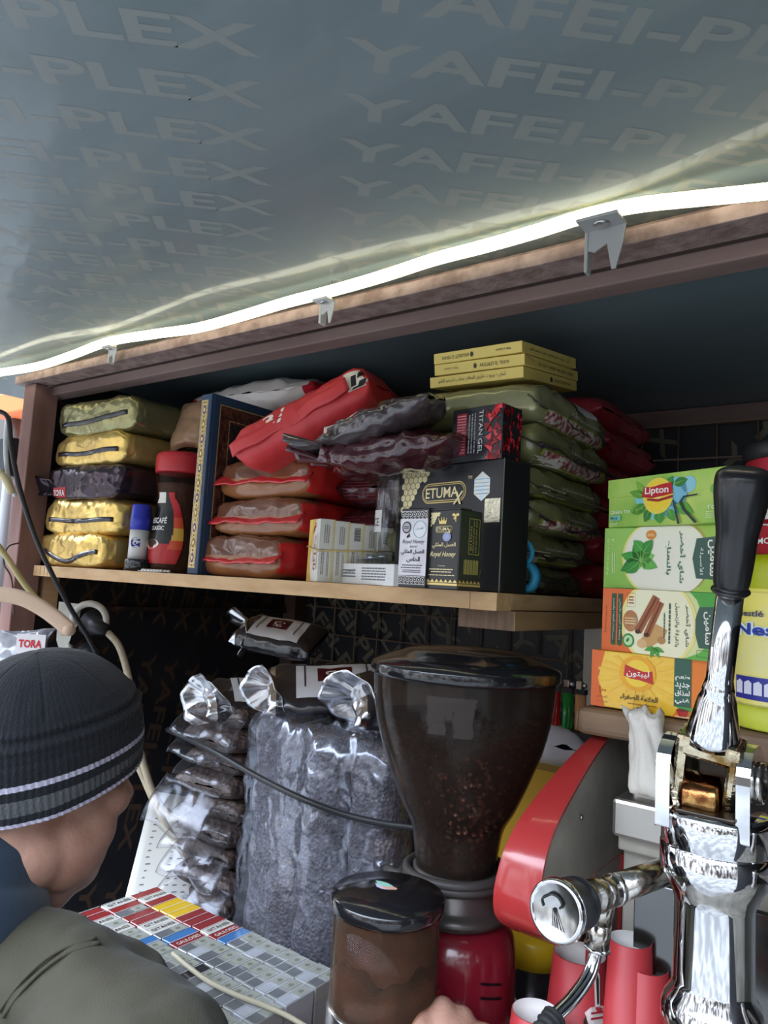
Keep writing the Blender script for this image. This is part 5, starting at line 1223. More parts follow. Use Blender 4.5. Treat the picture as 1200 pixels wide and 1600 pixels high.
# ================================================================== coffee grinder
GA = Vector((-.448, .775, .9)); gr = empty('coffee_grinder', GA); tag(gr, 'dark red coffee grinder with a large smoky bean hopper and a glass doser', 'coffee grinder')
gblk = mat('gloss_black_plastic', (.010, .010, .012), .14, coat=.4, bump=('noise', 14, .06)); rbody = mat('dark_red_enamel', (.20, .010, .022), .22, coat=.6)
smoky = glass('smoky_hopper_plastic', (.60, .54, .49), .16, .10, dark=(.06, .047, .040))
hp = catmull([(r, z, 0) for r, z in ((.046, .282), (.048, .30), (.0535, .33), (.067, .355), (.083, .392), (.0965, .430), (.1045, .468), (.1075, .506))], 5)
hp = [(p[0], p[1]) for p in hp]
b = MB(); b.lathe([(r, z) for r, z in hp]+[(r-.002, z) for r, z in reversed(hp)]+[hp[0]], smoky, 72); b.build('hopper', gr)
b = MB(); b.lathe([(.106, .500), (.1105, .500), (.1115, .503), (.1115, .511), (.110, .514), (.090, .522), (.072, .5275), (.071, .5285), (.055, .5315), (.03, .5335), (0, .534)], gblk, 72); b.build('hopper_lid', gr)
# the beans
bnm = mat('roasted_beans', (.075, .024, .014), .42, coat=.2, var=((.15, .055, .03), 90, .3, .7))
b = MB(); rg = random.Random(5)
def rh_(z):
    for i in range(len(hp)-1):
        if hp[i][1] <= z <= hp[i+1][1]: t = (z-hp[i][1])/(hp[i+1][1]-hp[i][1]); return hp[i][0]+t*(hp[i+1][0]-hp[i][0])
    return .05
b.lathe([(0, .286)]+[(max(rh_(.288+.01*k)-.010, .01), .288+.01*k) for k in range(14)]+[(.06, .426), (0, .432)], bnm, 36)
def bean(c, rot):
    M = rot.to_matrix().to_4x4(); vs = []; fs = []
    for i in range(5):
        ph = math.pi*i/4
        for k in range(8):
            a_ = 2*math.pi*k/8; vs.append(c+M.to_3x3()@Vector((.0040*math.sin(ph)*math.cos(a_), .0031*math.sin(ph)*math.sin(a_), -.0055*math.cos(ph))))
    for i in range(4):
        for k in range(8): fs.append([i*8+k, i*8+(k+1) % 8, (i+1)*8+(k+1) % 8, (i+1)*8+k])
    b.add(vs, fs, bnm, True)
from mathutils import Euler
for k in range(1500):
    z = .290+.138*rg.random()**.8; a_ = rg.random()*2*math.pi
    if math.cos(a_+R_(90)) < -.3 and 0: continue
    r = rh_(z)-.0068-.002*rg.random(); z += .006*math.sin(a_*2)
    bean(Vector((r*math.cos(a_), r*math.sin(a_), z)), Euler((rg.random()*3, rg.random()*3, rg.random()*3)))
for k in range(500):
    r = .09*rg.random()**.5; a_ = rg.random()*6.28; bean(Vector((r*math.cos(a_), r*math.sin(a_), .430+.008*math.sin(a_*2)+.004*rg.random())), Euler((rg.random()*3, rg.random()*3, rg.random()*3)))
tag(b.build('coffee_beans', gr), 'dark roasted beans', kind='stuff')
# torn sticker on the hopper
b = MB(); av = math.atan2(-GA.y, -GA.x)-.13
resid = glass('sticker_residue', (.62, .58, .55), .30, .8, dark=(.12, .10, .09))
for (x0, x1, z0, z1) in ((-.024, .026, .478, .488), (-.023, -.004, .448, .478), (-.004, .004, .464, .478), (.004, .024, .446, .478)):
    b.grid(lambda u, v: tuple(((rh_(z0+(z1-z0)*v)+.0007)*f_(av+(x0+(x1-x0)*u+.001*math.sin(v*9))/.1) for f_ in (math.cos, math.sin)))+(z0+(z1-z0)*v,), 8, 5, resid)
b.build('torn_sticker', gr)
# collar, flex wound round the neck, motor body
b = MB(); b.lathe([(.050, .232), (.062, .236), (.064, .244), (.058, .248), (.053, .252), (.053, .266), (.049, .270), (.049, .284), (0, .284)], mat('dull_collar_metal', (.10, .09, .085), .35, metal=.6, bump=('noise', 60, .3)), 56); b.build('neck_collar', gr)
b = MB(); cbl = mat('grey_rubber_cable', (.045, .04, .038), .5)
pts = []
for k in range(40): a_ = R_(-200+k*18); pts.append((.056*math.cos(a_), .056*math.sin(a_), .272+.014*k/40+.0*a_))
pts = [(-.085, -.015, .262), (-.07, -.03, .268), (-.055, -.035, .270)]+pts[2:]
b.tube(pts, .0052, cbl, 10, 3); b.build('wound_cable', gr)
b = MB(); b.lathe([(0, .0), (.078, 0), (.080, .004), (.080, .03), (.074, .05), (.073, .10), (.0735, .19), (.072, .207), (.067, .222), (.058, .231), (.048, .234), (0, .234)], rbody, 64); b.build('motor_body', gr)
b = MB()
for zz_ in (.190, .176):
    a0 = math.atan2(-GA.y, -GA.x)+.45
    b.grid(lambda u, v: ((.0742)*math.cos(a0+.38*u), (.0742)*math.sin(a0+.38*u), zz_-.003*u*2+.0028*v), 10, 1, P('08040a'))
b.build('vent_slots', gr)
DC = Vector((-.442, .634, 0))-Vector((GA.x, GA.y, 0))
dg = glass('doser_glass', (.86, .80, .74), .05, .04, dark=(.16, .12, .09))
def at2(prof, m, name, seg=64, **k):
    b = MB(); b.lathe(prof, m, seg, Matrix.Translation(DC), **k); return b.build(name, gr)
at2([(.0530, .190), (.0530, .288), (.0512, .288), (.0512, .190), (.0530, .190)], dg, 'doser_glass')
at2([(.050, .282), (.0562, .282), (.0572, .285), (.0572, .292), (.0555, .2955), (.047, .297), (.0455, .2985), (.02, .3005), (0, .301)], gblk, 'doser_lid')
at2([(.0, .192), (.0537, .192), (.0545, .190), (.0550, .160), (.060, .120), (.061, .02), (0, .02)], mat('brushed_steel', (.58, .57, .56), .25, metal=1, bump=('noise', 40, .1), stretch=(1, 1, .1)), 'doser_ring')
b = MB(); b.box((-.025, .045, .04), (.025, .09, .185), rbody, .004); b.build('doser_bracket', gr, (DC.x, DC.y, 0))
cg_ = mat('ground_coffee', (.05, .018, .009), .9, bump=('noise', 250, .8), var=((.11, .04, .02), 40, .3, .7))
b = MB(); b.grid(lambda u, v: (.0507*math.cos(2*math.pi*u), .0507*math.sin(2*math.pi*u), .2805-(.036+.008*math.sin(u*9)+.005*math.sin(u*31)+.003*math.sin(u*77))*v), 90, 6, cg_)
tag(b.build('coffee_dust', gr, (DC.x, DC.y, 0)), kind='stuff')
at2([(.0505, .192), (.0505, .212), (.040, .218), (.02, .213), (0, .211)], cg_, 'ground_coffee', defo=lambda p, a: Vector((p.x, p.y, p.z+.006*math.sin(a*2+1)*(1 if p.z > .2 else 0))))
at2([(.006, .19), (.006, .262), (.012, .264), (.012, .268), (0, .268)], gblk, 'centre_post', 20)
b = MB()
for k, (dx_, dy_, c_) in enumerate(((0, 0, 'd8d0e8'), (.004, .003, 'f0b8a0'), (-.003, .005, 'a8e0d0'))):
    b.add([(DC.x-.004+dx_+.010*math.cos(R_(q*40))*(1+.25*math.sin(q*2.1)), DC.y-.004+dy_+.005*math.sin(R_(q*40)), .3012+.0002*k) for q in range(9)], [list(range(9))], P(c_, .25))
b.build('lid_sticker', gr)

# ================================================================== lever espresso machine
em = empty('espresso_machine', (0, .83, .9)); tag(em, 'chrome and red lever espresso machine with steam knob and tall lever', 'espresso machine')
O = Vector(em.location)
chrome = mat('polished_chrome', (.62, .62, .63), .06, metal=1, bump=('noise', 30, .05)); chromew = mat('worn_chrome', (.56, .54, .50), .2, metal=1, bump=('noise', 120, .3), var=((.34, .29, .24), 30, .45, .75))
ss = mat('stained_steel', (.42, .40, .345), .42, metal=.15, bump=('noise', 80, .15), var=((.22, .20, .165), 13, .35, .7)); sst = mat('tray_steel', (.36, .345, .32), .3, metal=.85, bump=('noise', 60, .1))
redt = mat('red_side_trim', (.37, .030, .030), .22, coat=.5)
def pb(b, name): 
    for i, v in enumerate(b.v): b.v[i] = v-O
    return b.build(name, em)
inner = [(1010, 1122), (975, 1130), (948, 1155), (925, 1186), (895, 1236), (866, 1292), (850, 1340), (842, 1385), (839, 1430), (846, 1462), (870, 1478)]
X1, X0 = -.293, -.335
pr_ = [on(x, y, 'x', X1) for x, y in inner]; pr_ = catmull([(0, p.y, p.z) for p in pr_], 5)
for p in pr_: p.z = min(p.z, 1.3505)
prof2 = [(p.y, p.z) for p in pr_]+[(.86, pr_[-1].z-.01), (.99, pr_[-1].z-.01), (.99, pr_[0].z)]
MX = Matrix(((0, 0, 1, 0), (1, 0, 0, 0), (0, 1, 0, 0), (0, 0, 0, 1)))
n_ = len(pr_); zt_, zb_ = pr_[0].z, pr_[-1].z
def xo(p): return X1-.044*(1-.72*max(0, min(1, (p.z-zb_)/(zt_-zb_)))**2.2)
b = MB(); m_ = len(prof2); vs = [(X1-.001, y, z) for y, z in prof2]+[(xo(Vector((0, y, z))), y, z) for y, z in prof2]
b.add(vs, [list(range(m_))], ss); b.add(vs, [[i, (i+1) % m_, m_+(i+1) % m_, m_+i] for i in range(m_)]+[list(range(m_, 2*m_))[::-1]], redt); pb(b, 'side_cover')
b = MB()
b.grid(lambda u, v: (xo(pr_[int(round(u*(n_-1)))])-.002+(X1+.004-xo(pr_[int(round(u*(n_-1)))]))*v, pr_[int(round(u*(n_-1)))].y-.0018*(1-(2*v-1)**6), pr_[int(round(u*(n_-1)))].z+.0012), n_-1, 6, redt)
b.grid(lambda u, v: (X1+.002, pr_[int(round(u*(n_-1)))].y+.003*v, pr_[int(round(u*(n_-1)))].z-.001*v), n_-1, 1, redt)
pb(b, 'red_rim')
b = MB(); q = on(908, 1277, 'x', X1); b.lathe([(0, .0022), (.002, .0018), (.003, 0)], steel, 14, Matrix.Translation((X1, q.y, q.z)) @ Matrix.Rotation(R_(90), 4, 'Y')); pb(b, 'cover_screw')
b = MB(); b.prism([(.785, .9), (.86, .9), (.88, 1.21), (.80, 1.21)], X1-.006, X1, ss, redt, MX)
b.prism([(.860, .9), (.868, .9), (.89, 1.21), (.88, 1.21)], X1-.008, X1+.004, redt, redt, MX)
for z in (1.13, 1.10): b.ell((X1+.001, .83, z), (.001, .003, .003), steel, 10, 6)
pb(b, 'side_leg')
# body: warming tray with lip, recessed front
b = MB(); b.box((-.262, .757, 1.266), (.55, 1.10, 1.303), sst, .004); b.box((-.250, .780, 1.300), (.5, 1.05, 1.309), sst, .003); pb(b, 'warming_tray')
b = MB(); b.box((-.260, .790, 1.0), (.55, 1.10, 1.2665), ss, .002); b.box((-.260, .772, 1.250), (.55, .82, 1.2665), ss, .002); b.box((-.292, .95, 1.0), (-.25, 1.10, 1.30), ss, .002); pb(b, 'body_panel')
b = MB(); b.box((-.235, .748, .93), (.55, .758, 1.235), mat('dark_polished_steel', (.12, .12, .12), .16, metal=1, bump=('noise', 10, .1)), .001); pb(b, 'mirror_backsplash')
b = MB(); b.box((-.36, .45, .9), (.55, .84, 1.015), ss, .004); pb(b, 'drip_base')
# group
GX = D(1117, 1330, .54); gx, gy = GX.x, GX.y
T = Matrix.Translation((gx, gy, 0))
b = MB(); b.lathe([(0, 1.352), (.0345, 1.352), (.0370, 1.350), (.0375, 1.345), (.0375, 1.3275), (.0368, 1.3265), (.0378, 1.3255), (.0378, 1.310), (.0365, 1.305), (.031, 1.296), (.0285, 1.290), (.0272, 1.286), (.0272, 1.232), (.0280, 1.226), (.0325, 1.219), (.0350, 1.212), (.0350, 1.204), (.033, 1.199), (.0315, 1.195), (.0315, 1.165), (0, 1.165)], chrome, 72, T); pb(b, 'group_cylinder')
b = MB(); b.lathe([(0, 1.1655), (.034, 1.1655), (.0345, 1.15), (.0345, 1.12), (0, 1.12)], chrome, 48, T); pb(b, 'group_head')
blkoil = mat('oily_black_steel', (.02, .014, .01), .25, metal=.6); gold_ = mat('greasy_brass', (.60, .52, .36), .16, metal=1, bump=('noise', 160, .5), var=((.22, .13, .04), 50, .5, .68)); copper = mat('oiled_copper', (.20, .08, .03), .16, metal=1, bump=('noise', 100, .3), var=((.45, .28, .10), 50, .5, .7))
b = MB(); b.lathe([(.0, 1.3530), (.024, 1.3532), (.025, 1.3522)], blkoil, 40, T); b.box((gx-.020, gy-.034, 1.3515), (gx+.020, gy-.01, 1.3545), blkoil, .001); pb(b, 'grease_well')
def lug(x0, x1, name):
    c0 = (gy-.004, 1.392); prof = [(gy-.030, 1.338), (gy-.031, 1.378)]+[(gy-.004-.027*math.cos(R_(t)), 1.380+.022*math.sin(R_(t))) for t in range(10, 171, 16)]+[(gy+.023, 1.378), (gy+.030, 1.340)]
    b = MB(); b.prism(prof, x0, x1, chrome, chrome, MX); o = pb(b, name)
    m = o.modifiers.new('bevel', 'BEVEL'); m.width = .0022; m.segments = 3; m.limit_method = 'ANGLE'; m.angle_limit = R_(50)
    for p_ in o.data.polygons: p_.use_smooth = False
    return o
lug(gx-.0345, gx-.0245, 'pivot_lug'); l2 = lug(gx+.0195, gx+.0285, 'pivot_lug')
for s_, xx in ((-1, gx-.0345), (1, gx+.0285)):
    b = MB(); b.lathe([(0, .003), (.009, .003), (.0095, .001), (.0105, .001), (.0108, .0045), (.0140, .004), (.0150, 0)], chromew if s_ > 0 else chrome, 36, Matrix.Translation((xx, gy-.002, 1.376)) @ Matrix.Rotation(R_(90*s_), 4, 'Y')); pb(b, 'pivot_pin')
# lever with fork
LB = D(1113, 1152, .535); LM = D(1141, 926, .512); LT = D(1163, 738, .490)
ax = (LM-LB).normalized(); xr = Vector((1, 0, 0)); xr = (xr-ax*xr.dot(ax)).normalized(); yr = ax.cross(xr)*-1
def fr_(o): return Matrix(((xr.x, yr.x, ax.x, o.x), (xr.y, yr.y, ax.y, o.y), (xr.z, yr.z, ax.z, o.z), (0, 0, 0, 1)))
FB = LB-ax*.030
def bent_box(b, M, a, c, m, bev):
    s = b.M; b.M = M; b.box(a, c, m, bev); b.M = s
b = MB(); M_ = fr_(LB)
for sx in (-1, 1): bent_box(b, M_, (sx*.0175-.0045, -.011, -.062), (sx*.0175+.0045, .014, -.004), gold_, .003)
bent_box(b, M_, (-.022, -.011, -.014), (.022, .014, .002), gold_, .003)
pb(b, 'lever_fork')
b = MB(); b.lathe([(0, -.0125), (.017, -.0125), (.018, -.0105), (.018, .0105), (.017, .0125), (0, .0125)], copper, 36, Matrix.Translation(LB-ax*.047+yr*.004) @ Matrix.Rotation(R_(90), 4, 'Y')); pb(b, 'cam_roller')
b = MB(); b.box((gx-.012, gy-.006, 1.353), (gx+.012, gy+.02, 1.40), blkoil, .002); pb(b, 'piston_block')
b = MB(); Lr = (LM-LB).length
b.lathe([(0, -.004), (.0185, -.004), (.0185, .001), (.0165, .012), (.0130, .030), (.0108, .036), (.0112, .038), (.0104, .040), (.0092, .046), (.0090, Lr), (0, Lr)], chrome, 40, M_); pb(b, 'lever_rod')
ax2 = (LT-LM).normalized(); hl = (LT-LM).length
xr2 = Vector((1, 0, 0)); xr2 = (xr2-ax2*xr2.dot(ax2)).normalized(); yr2 = ax2.cross(xr2)
MH = Matrix(((xr2.x, yr2.x, ax2.x, LM.x), (xr2.y, yr2.y, ax2.y, LM.y), (xr2.z, yr2.z, ax2.z, LM.z), (0, 0, 0, 1)))
pc = catmull([(r, z, 0) for r, z in ((.0, -.0022), (.0085, -.002), (.0115, .0), (.0128, .002), (.0108, .0048), (.0118, .008), (.0128, .025), (.0134, .045), (.0155, .060), (.0175, .075), (.0178, .086), (.0160, .092), (.010, .095), (0, .0955))], 4)
b = MB(); b.lathe([(max(p[0], 0), p[1]*hl/.092) for p in pc], mat('black_handle', (.010, .010, .011), .30, coat=.15), 48, MH); pb(b, 'lever_handle')
# steam tap
K0 = D(868, 1424, .518); K1 = D(928, 1401, .562); kx = (K1-K0).normalized()
def axm(o, d):
    d = Vector(d).normalized(); a_ = d.cross(Vector((0, 0, 1))).normalized(); c_ = a_.cross(d)*1
    return Matrix(((a_.x, c_.x, d.x, o.x), (a_.y, c_.y, d.y, o.y), (a_.z, c_.z, d.z, o.z), (0, 0, 0, 1)))
MK = axm(K0, kx)
b = MB(); b.lathe([(0, .0), (.0175, .0), (.0180, -.0006), (.0195, -.0008), (.0212, .0012), (.0216, .004), (.0205, .0065), (0, .0065)], chrome, 56, MK, matfn=lambda i, k: mat('worn_knob_face', (.42, .42, .41), .22, metal=1, bump=('noise', 50, .1)) if i == 0 else chrome); pb(b, 'steam_knob')
b = MB()
def kp(x, y): return MK@Vector((x, y, -.0011))
arc = [(-.009+.0, .001), (-.0105, .005), (-.007, .008), (-.003, .0105), (.002, .0095), (.005, .006), (.0035, .003)]
b.tube([kp(x, y) for x, y in arc], .00075, blackp, 6, 5)
for x in (-.003, -.0005, .002, .0045): b.tube([kp(-.001+x*.2, .002), kp(.002+x*1.0, -.010-x*.2)], .0003, blackp, 5, 0)
pb(b, 'steam_symbol')
b = MB(); b.lathe([(.0175, .006), (.0185, .009), (.0190, .022), (.0175, .026), (.0160, .028), (.0185, .030), (.0180, .034), (.012, .037), (0, .037)], mat('black_bakelite', (.014, .016, .02), .4), 48, MK); pb(b, 'knob_collar')
J = K1+kx*.004
P2 = D(1052, 1357, .615); 
b = MB(); b.lathe([(0, -.022), (.0095, -.022), (.0105, -.018), (.0105, -.010), (.0125, -.008), (.0125, .006), (.0115, .008), (0, .008)], chromew, 28, axm(J, kx))
dd_ = (P2-J).normalized(); b.tube([J, J+dd_*.02], .0115, chromew, 24, 0); b.tube([J+dd_*.018, J+dd_*.0225], .0122, chrome, 24, 0); b.tube([J+dd_*.022, P2], .0108, chromew, 24, 0)
pb(b, 'steam_pipe')
N0 = D(945, 1405, .568); N1 = D(938, 1440, .568); N2 = D(933, 1477, .568)
b = MB(); b.tube([N0, N1], .0085, chromew, 20, 0); b.tube([N1, N2], .0092, chromew, 8, 0); b.tube([N2, N2+(N2-N1)*.12], .0105, chrome, 8, 0); pb(b, 'tap_nut')
wpts = [N2, D(928, 1500, .566), D(918, 1528, .56), D(895, 1560, .55), D(868, 1588, .54), D(850, 1615, .53), D(840, 1660, .52)]
b = MB(); b.tube(wpts, .0052, chrome, 18, 8); pb(b, 'steam_wand')
b = MB(); q = catmull(wpts[4:], 10)[:22]; b.tube(q, lambda t: .0085+.0010*math.sin(t*46), mat('black_rubber', (.015, .015, .016), .6), 16, 0); pb(b, 'wand_grip')
# second group at the right edge, only its side shows
b = MB(); b.lathe([(0, 1.352), (.0375, 1.350), (.0378, 1.310), (.0285, 1.290), (.0272, 1.232), (.0350, 1.212), (.033, 1.165), (0, 1.165)], chrome, 56, Matrix.Translation((gx+.30, gy+.01, 0))); pb(b, 'group_cylinder')
# --- tissue standing on the tray
tis = mat('white_tissue', (.66, .62, .56), .85, bump=[('crease', 40, .6), ('noise', 160, .4)], bdist=.002)
q = D(1012, 1236, .725)
def tf(p, a):
    t = p.z/.087; k = 1+.20*fbm((math.cos(a)*.05, math.sin(a)*.05, p.z), 24, 9)*1.6+.07*math.sin(a*5+t*5)*(.3+t)
    return Vector((p.x*k+.002*math.sin(t*4)-.014*t, p.y*k, p.z*(1+.05*math.sin(a*4+1)*t*t+.02*math.sin(a*9)*t*t)*.92))
b = MB(); b.lathe([(0, 0), (.022, .0), (.0255, .006), (.0262, .016), (.0225, .032), (.0195, .045), (.0180, .058), (.0160, .068), (.0185, .078), (.0195, .086), (.016, .083), (.010, .074), (.002, .068)], tis, 72, defo=tf)
tag(b.build('crumpled_tissue', None, (q.x, q.y+.022, 1.3092)), 'crumpled white tissue standing on the steel tray of the machine', 'tissue')
# --- paper cups, upside down, and jars behind
cupr = mat('red_paper_cup', (.45, .035, .042), .45); cupw = mat('cup_white_inside', (.74, .70, .68), .6)
def cup(px_, py_, d, lab, s=1.0, emb=False, zb=1.0152):
    p = D(px_, py_, d); H_ = p.z-zb; r = empty('paper_cup', (p.x, p.y, zb)); tag(r, lab, 'cup', 'red paper cups upside down on the machine base')
    b = MB(); b.lathe([(.0385*s, 0), (.0385*s, .003), (.0370*s, .004), (.0270*s, H_), (.0262*s, H_+.0004), (.0255*s, H_-.008), (0, H_-.008)], cupr, 56, matfn=lambda i, k: cupw if i >= 4 else (P('e8dcd8') if i < 1 else cupr)); b.build('cup_wall', r)
    if emb:
        b = MB(); a0 = math.atan2(-p.y, -p.x)+.62; ES = 1.25
        def cs(pts, m, off):
            pts = [(x, H_*.58+(z-H_*.58)*ES) for x, z in pts]
            b.add([((.0385*s-(.0115*s)*(z/H_)+off)*math.cos(a0+x*ES/.033), (.0385*s-(.0115*s)*(z/H_)+off)*math.sin(a0+x*ES/.033), z) for x, z in pts], [list(range(len(pts)))], m)
        k = H_*.58
        cs([(-.008, k-.004), (-.006, k-.022), (-.002, k-.026), (.0, k-.018), (.004, k-.026), (.008, k-.022), (.009, k-.004), (.012, k+.004), (.006, k+.008), (-.006, k+.008), (-.011, k+.004)], P('f0e8e4'), .0010)
        cs([(-.002, k+.008), (-.0025, k+.030), (.001, k+.036), (.004, k+.030), (.003, k+.008)], P('f0e8e4'), .0010); cs([(-.0003, k+.010), (-.0006, k+.028), (.001, k+.032), (.0022, k+.028), (.0016, k+.010)], P('2c2826'), .0016)
        for z_ in (-.001, .003): cs([(-.006, k+z_), (.006, k+z_), (.006, k+z_+.0015), (-.006, k+z_+.0015)], P('b02030'), .0016)
        cs([(-.012, k-.002), (-.010, k+.002), (-.008, k-.010), (-.011, k-.012)], P('2c2826'), .0014); cs([(.009, k-.002), (.013, k-.010), (.011, k-.012)], P('2c2826'), .0014)
        b.build('emblem', r)
    return r
cup(906, 1489, .78, 'red paper cup with a white emblem, upside down under the steam knob', 1.0, True)
cup(838, 1580, .70, 'red paper cup at the bottom edge, left of the steam wand', .85, False)
cup(985, 1468, .70, 'red paper cup added as a reflection at the left of the steel back panel', .72)  # solid cup added in place of a mirror image in the panel
cup(1012, 1510, .69, 'second cup added as a reflection, partly hidden behind the one beside the chrome group', .68)  # also a modelled reflection, not a cup standing there
yj = mat('yellow_jar_band', (.72, .46, .02), .35); bj = mat('black_jar', (.012, .012, .014), .25, coat=.3)
for k, (px_, d, lab) in enumerate(((835, .93, 'black jar with a yellow top half between the grinder and the red side cover'), (884, 1.0, 'yellow topped black jar mostly hidden behind the upside down paper cup'))):
    p = D(px_, 1452+k*26, d); r = empty('storage_jar', (p.x, p.y, .9)); tag(r, lab, 'jar'); H_ = p.z-.9
    b = MB(); b.lathe([(0, 0), (.040, 0), (.042, .004), (.042, H_-.03), (0, H_-.03)], bj, 48); b.build('jar_body', r)
    b = MB(); b.lathe([(.0425, H_-.032), (.0425, H_-.003), (.040, H_), (0, H_)], yj, 48); b.build('yellow_top', r)
    if k == 0: b = MB(); b.tube([(-.01, -.042, .118), (.006, -.052, .112), (.018, -.052, .09), (.016, -.044, .07)], .003, P('d8cdb0'), 10, 8); b.build('cream_handle', r)

# ================================================================== cables and things by the post
cream = mat('old_cream_cable', (.46, .40, .28), .55, var=((.34, .28, .18), 40, .4, .7)); blkc = mat('black_cable', (.014, .015, .018), .4)
def cable(pts, r, m, lab, name='cable'):
    b = MB(); b.tube([D(*p) for p in pts], r, m, 12, 8); return tag(b.build(name), lab, 'cable')
cable([(164, 984, 1.46), (186, 1010, 1.45), (201, 1060, 1.44), (211, 1130, 1.42), (226, 1200, 1.40), (250, 1258, 1.39), (292, 1292, 1.38), (330, 1330, 1.44)], .0068, cream, 'thick cream cable curving down from the sockets past the cap')
cable([(200, 1160, 1.46), (222, 1210, 1.44), (245, 1262, 1.42), (268, 1305, 1.40), (296, 1340, 1.385), (330, 1380, 1.44)], .0066, cream, 'second cream cable crossing the white price list, left of the first')
cable([(262, 1140, 1.40), (330, 1172, 1.26), (400, 1212, 1.17), (470, 1247, 1.10), (540, 1273, 1.06), (600, 1287, 1.02), (655, 1295, .985), (700, 1310, .97), (720, 1345, .93)], .0048, blkc, 'black cable slung across the wrapped bundle to the grinder')
cable([(-10, 640, 1.40), (12, 652, 1.40), (18, 700, 1.395), (30, 760, 1.39), (52, 830, 1.385), (78, 890, 1.38), (110, 950, 1.39), (140, 1000, 1.41), (158, 1040, 1.43), (162, 1062, 1.44)], .0046, blkc, 'black cable hanging diagonally in front of the timber post')
cable([(14, 650, 1.42), (9, 690, 1.41), (12, 740, 1.41), (24, 775, 1.405)], .0042, mat('white_cable', (.6, .62, .62), .5), 'short white cable beside the black one on the post')
cable([(-20, 830, 1.32), (10, 870, 1.33), (40, 915, 1.345), (75, 955, 1.37), (100, 990, 1.41)], .0052, mat('yellowed_cable', (.48, .40, .18), .5), 'yellowed cable sloping down behind the coat hanger')
cable([(30, 848, 1.40), (12, 855, 1.39), (6, 880, 1.385), (18, 905, 1.39), (22, 960, 1.39)], .0016, P('4a3a30'), 'thin brown wire loop out of a hole in the post')
def packs_top(x, y): p = on(x, y, 'z', .9862); return (x, y, (p-EYE).dot(CF))
cable([packs_top(*q) for q in ((270, 1490), (300, 1515), (330, 1536), (372, 1556), (410, 1570), (450, 1588), (490, 1612))], .0031, mat('cream_thin_cable', (.50, .45, .32), .5), 'cream cable lying across the cigarette packs')
# socket block on the left
sk = empty('socket_block'); M0 = D(130, 1010, 1.46); sk.location = M0; tag(sk, 'off white double socket outlet hanging below the shelf beside the post', 'socket')
offw = mat('aged_white_plastic', (.52, .51, .45), .4, var=((.40, .38, .31), 25, .4, .75)); 
def skp(x, y, d=1.46): return D(x, y, d)
b = MB()
for (cx, cy_, r0, a0, a1) in ((140, 968, 26, 200, -35), (132, 1020, 26, 150, 290)):
    pts = [skp(cx+r0*math.cos(R_(a0+(a1-a0)*k/12)), cy_-r0*.95*math.sin(R_(a0+(a1-a0)*k/12))) for k in range(13)]
    b.tube([p-M0 for p in pts], .0065, offw, 12, 4)
b.build('socket_rims', sk)
b = MB(); pts = [(92, 940), (128, 944), (122, 975), (112, 992), (106, 1010), (110, 1040), (128, 1050), (122, 1066), (100, 1040), (88, 1000)]
vs = [skp(x, y, 1.465)-M0 for x, y in pts]+[skp(x, y, 1.49)-M0 for x, y in pts]; n_ = len(pts)
b.add(vs, [list(range(n_)), list(range(n_, 2*n_))[::-1]]+[[i, n_+i, n_+(i+1) % n_, (i+1) % n_] for i in range(n_)], offw); b.build('backing_plate', sk)
b = MB(); b.tube([skp(118, 1044)-M0, skp(140, 1062)-M0, skp(158, 1074)-M0], .018, offw, 16, 3); b.tube([skp(150, 1060)-M0, skp(166, 1080)-M0], .021, offw, 18, 0); b.build('cable_connector', sk)
b = MB(); b.tube([skp(142, 972, 1.475)-M0, skp(166, 985, 1.45)-M0], (.028, .010), blkc, 18, 0); b.tube([skp(136, 1022, 1.475)-M0, skp(150, 1028, 1.455)-M0], (.026, .016), blkc, 18, 0); b.build('black_plugs', sk)
cable([(168, 1078, 1.45), (176, 1100, 1.45), (184, 1118, 1.46), (190, 1150, 1.46)], .007, mat('brown_pipe', (.25, .12, .08), .5), 'short brown conduit below the socket block', 'conduit')
# wooden coat hanger
hg = MB(); wood = mat('beech_wood', (.50, .33, .22), .5, bump=('noise', 60, .2), var=((.58, .42, .30), 25, .3, .7), stretch=(.2, 1, 1))
pts = [D(-150, 985, 1.16), D(-90, 945, 1.18), D(-40, 929, 1.20), D(0, 929, 1.20), D(35, 935, 1.20), D(65, 950, 1.20), D(90, 968, 1.20), D(108, 984, 1.20)]
cp = catmull(pts, 6)
def hgf(u, v):
    i = int(round(u*(len(cp)-1))); p = cp[i]; t = (cp[min(i+1, len(cp)-1)]-cp[max(i-1, 0)]).normalized(); nrm = t.cross(CF).normalized()*-1
    a_ = 2*math.pi*v; return p+nrm*.0125*sgn(math.cos(a_))*abs(math.cos(a_))**.6+CF*.006*sgn(math.sin(a_))*abs(math.sin(a_))**.6
hg.grid(hgf, len(cp)-1, 16, wood, cv=True)
hgo = tag(hg.build('coat_hanger'), 'curved wooden coat hanger in front of the post above the cap', 'coat hanger')
e1 = MB(); e1.ell(pts[-1], (.0105, .0105, .0105), wood, 16, 10); e1.build('rounded_tip', hgo)
h = MB(); h.tube([D(-40, 925, 1.2), D(-40, 880, 1.2), D(-30, 862, 1.2), D(-18, 868, 1.2)], .0018, steel, 8, 6); h.build('wire_hook', hgo)
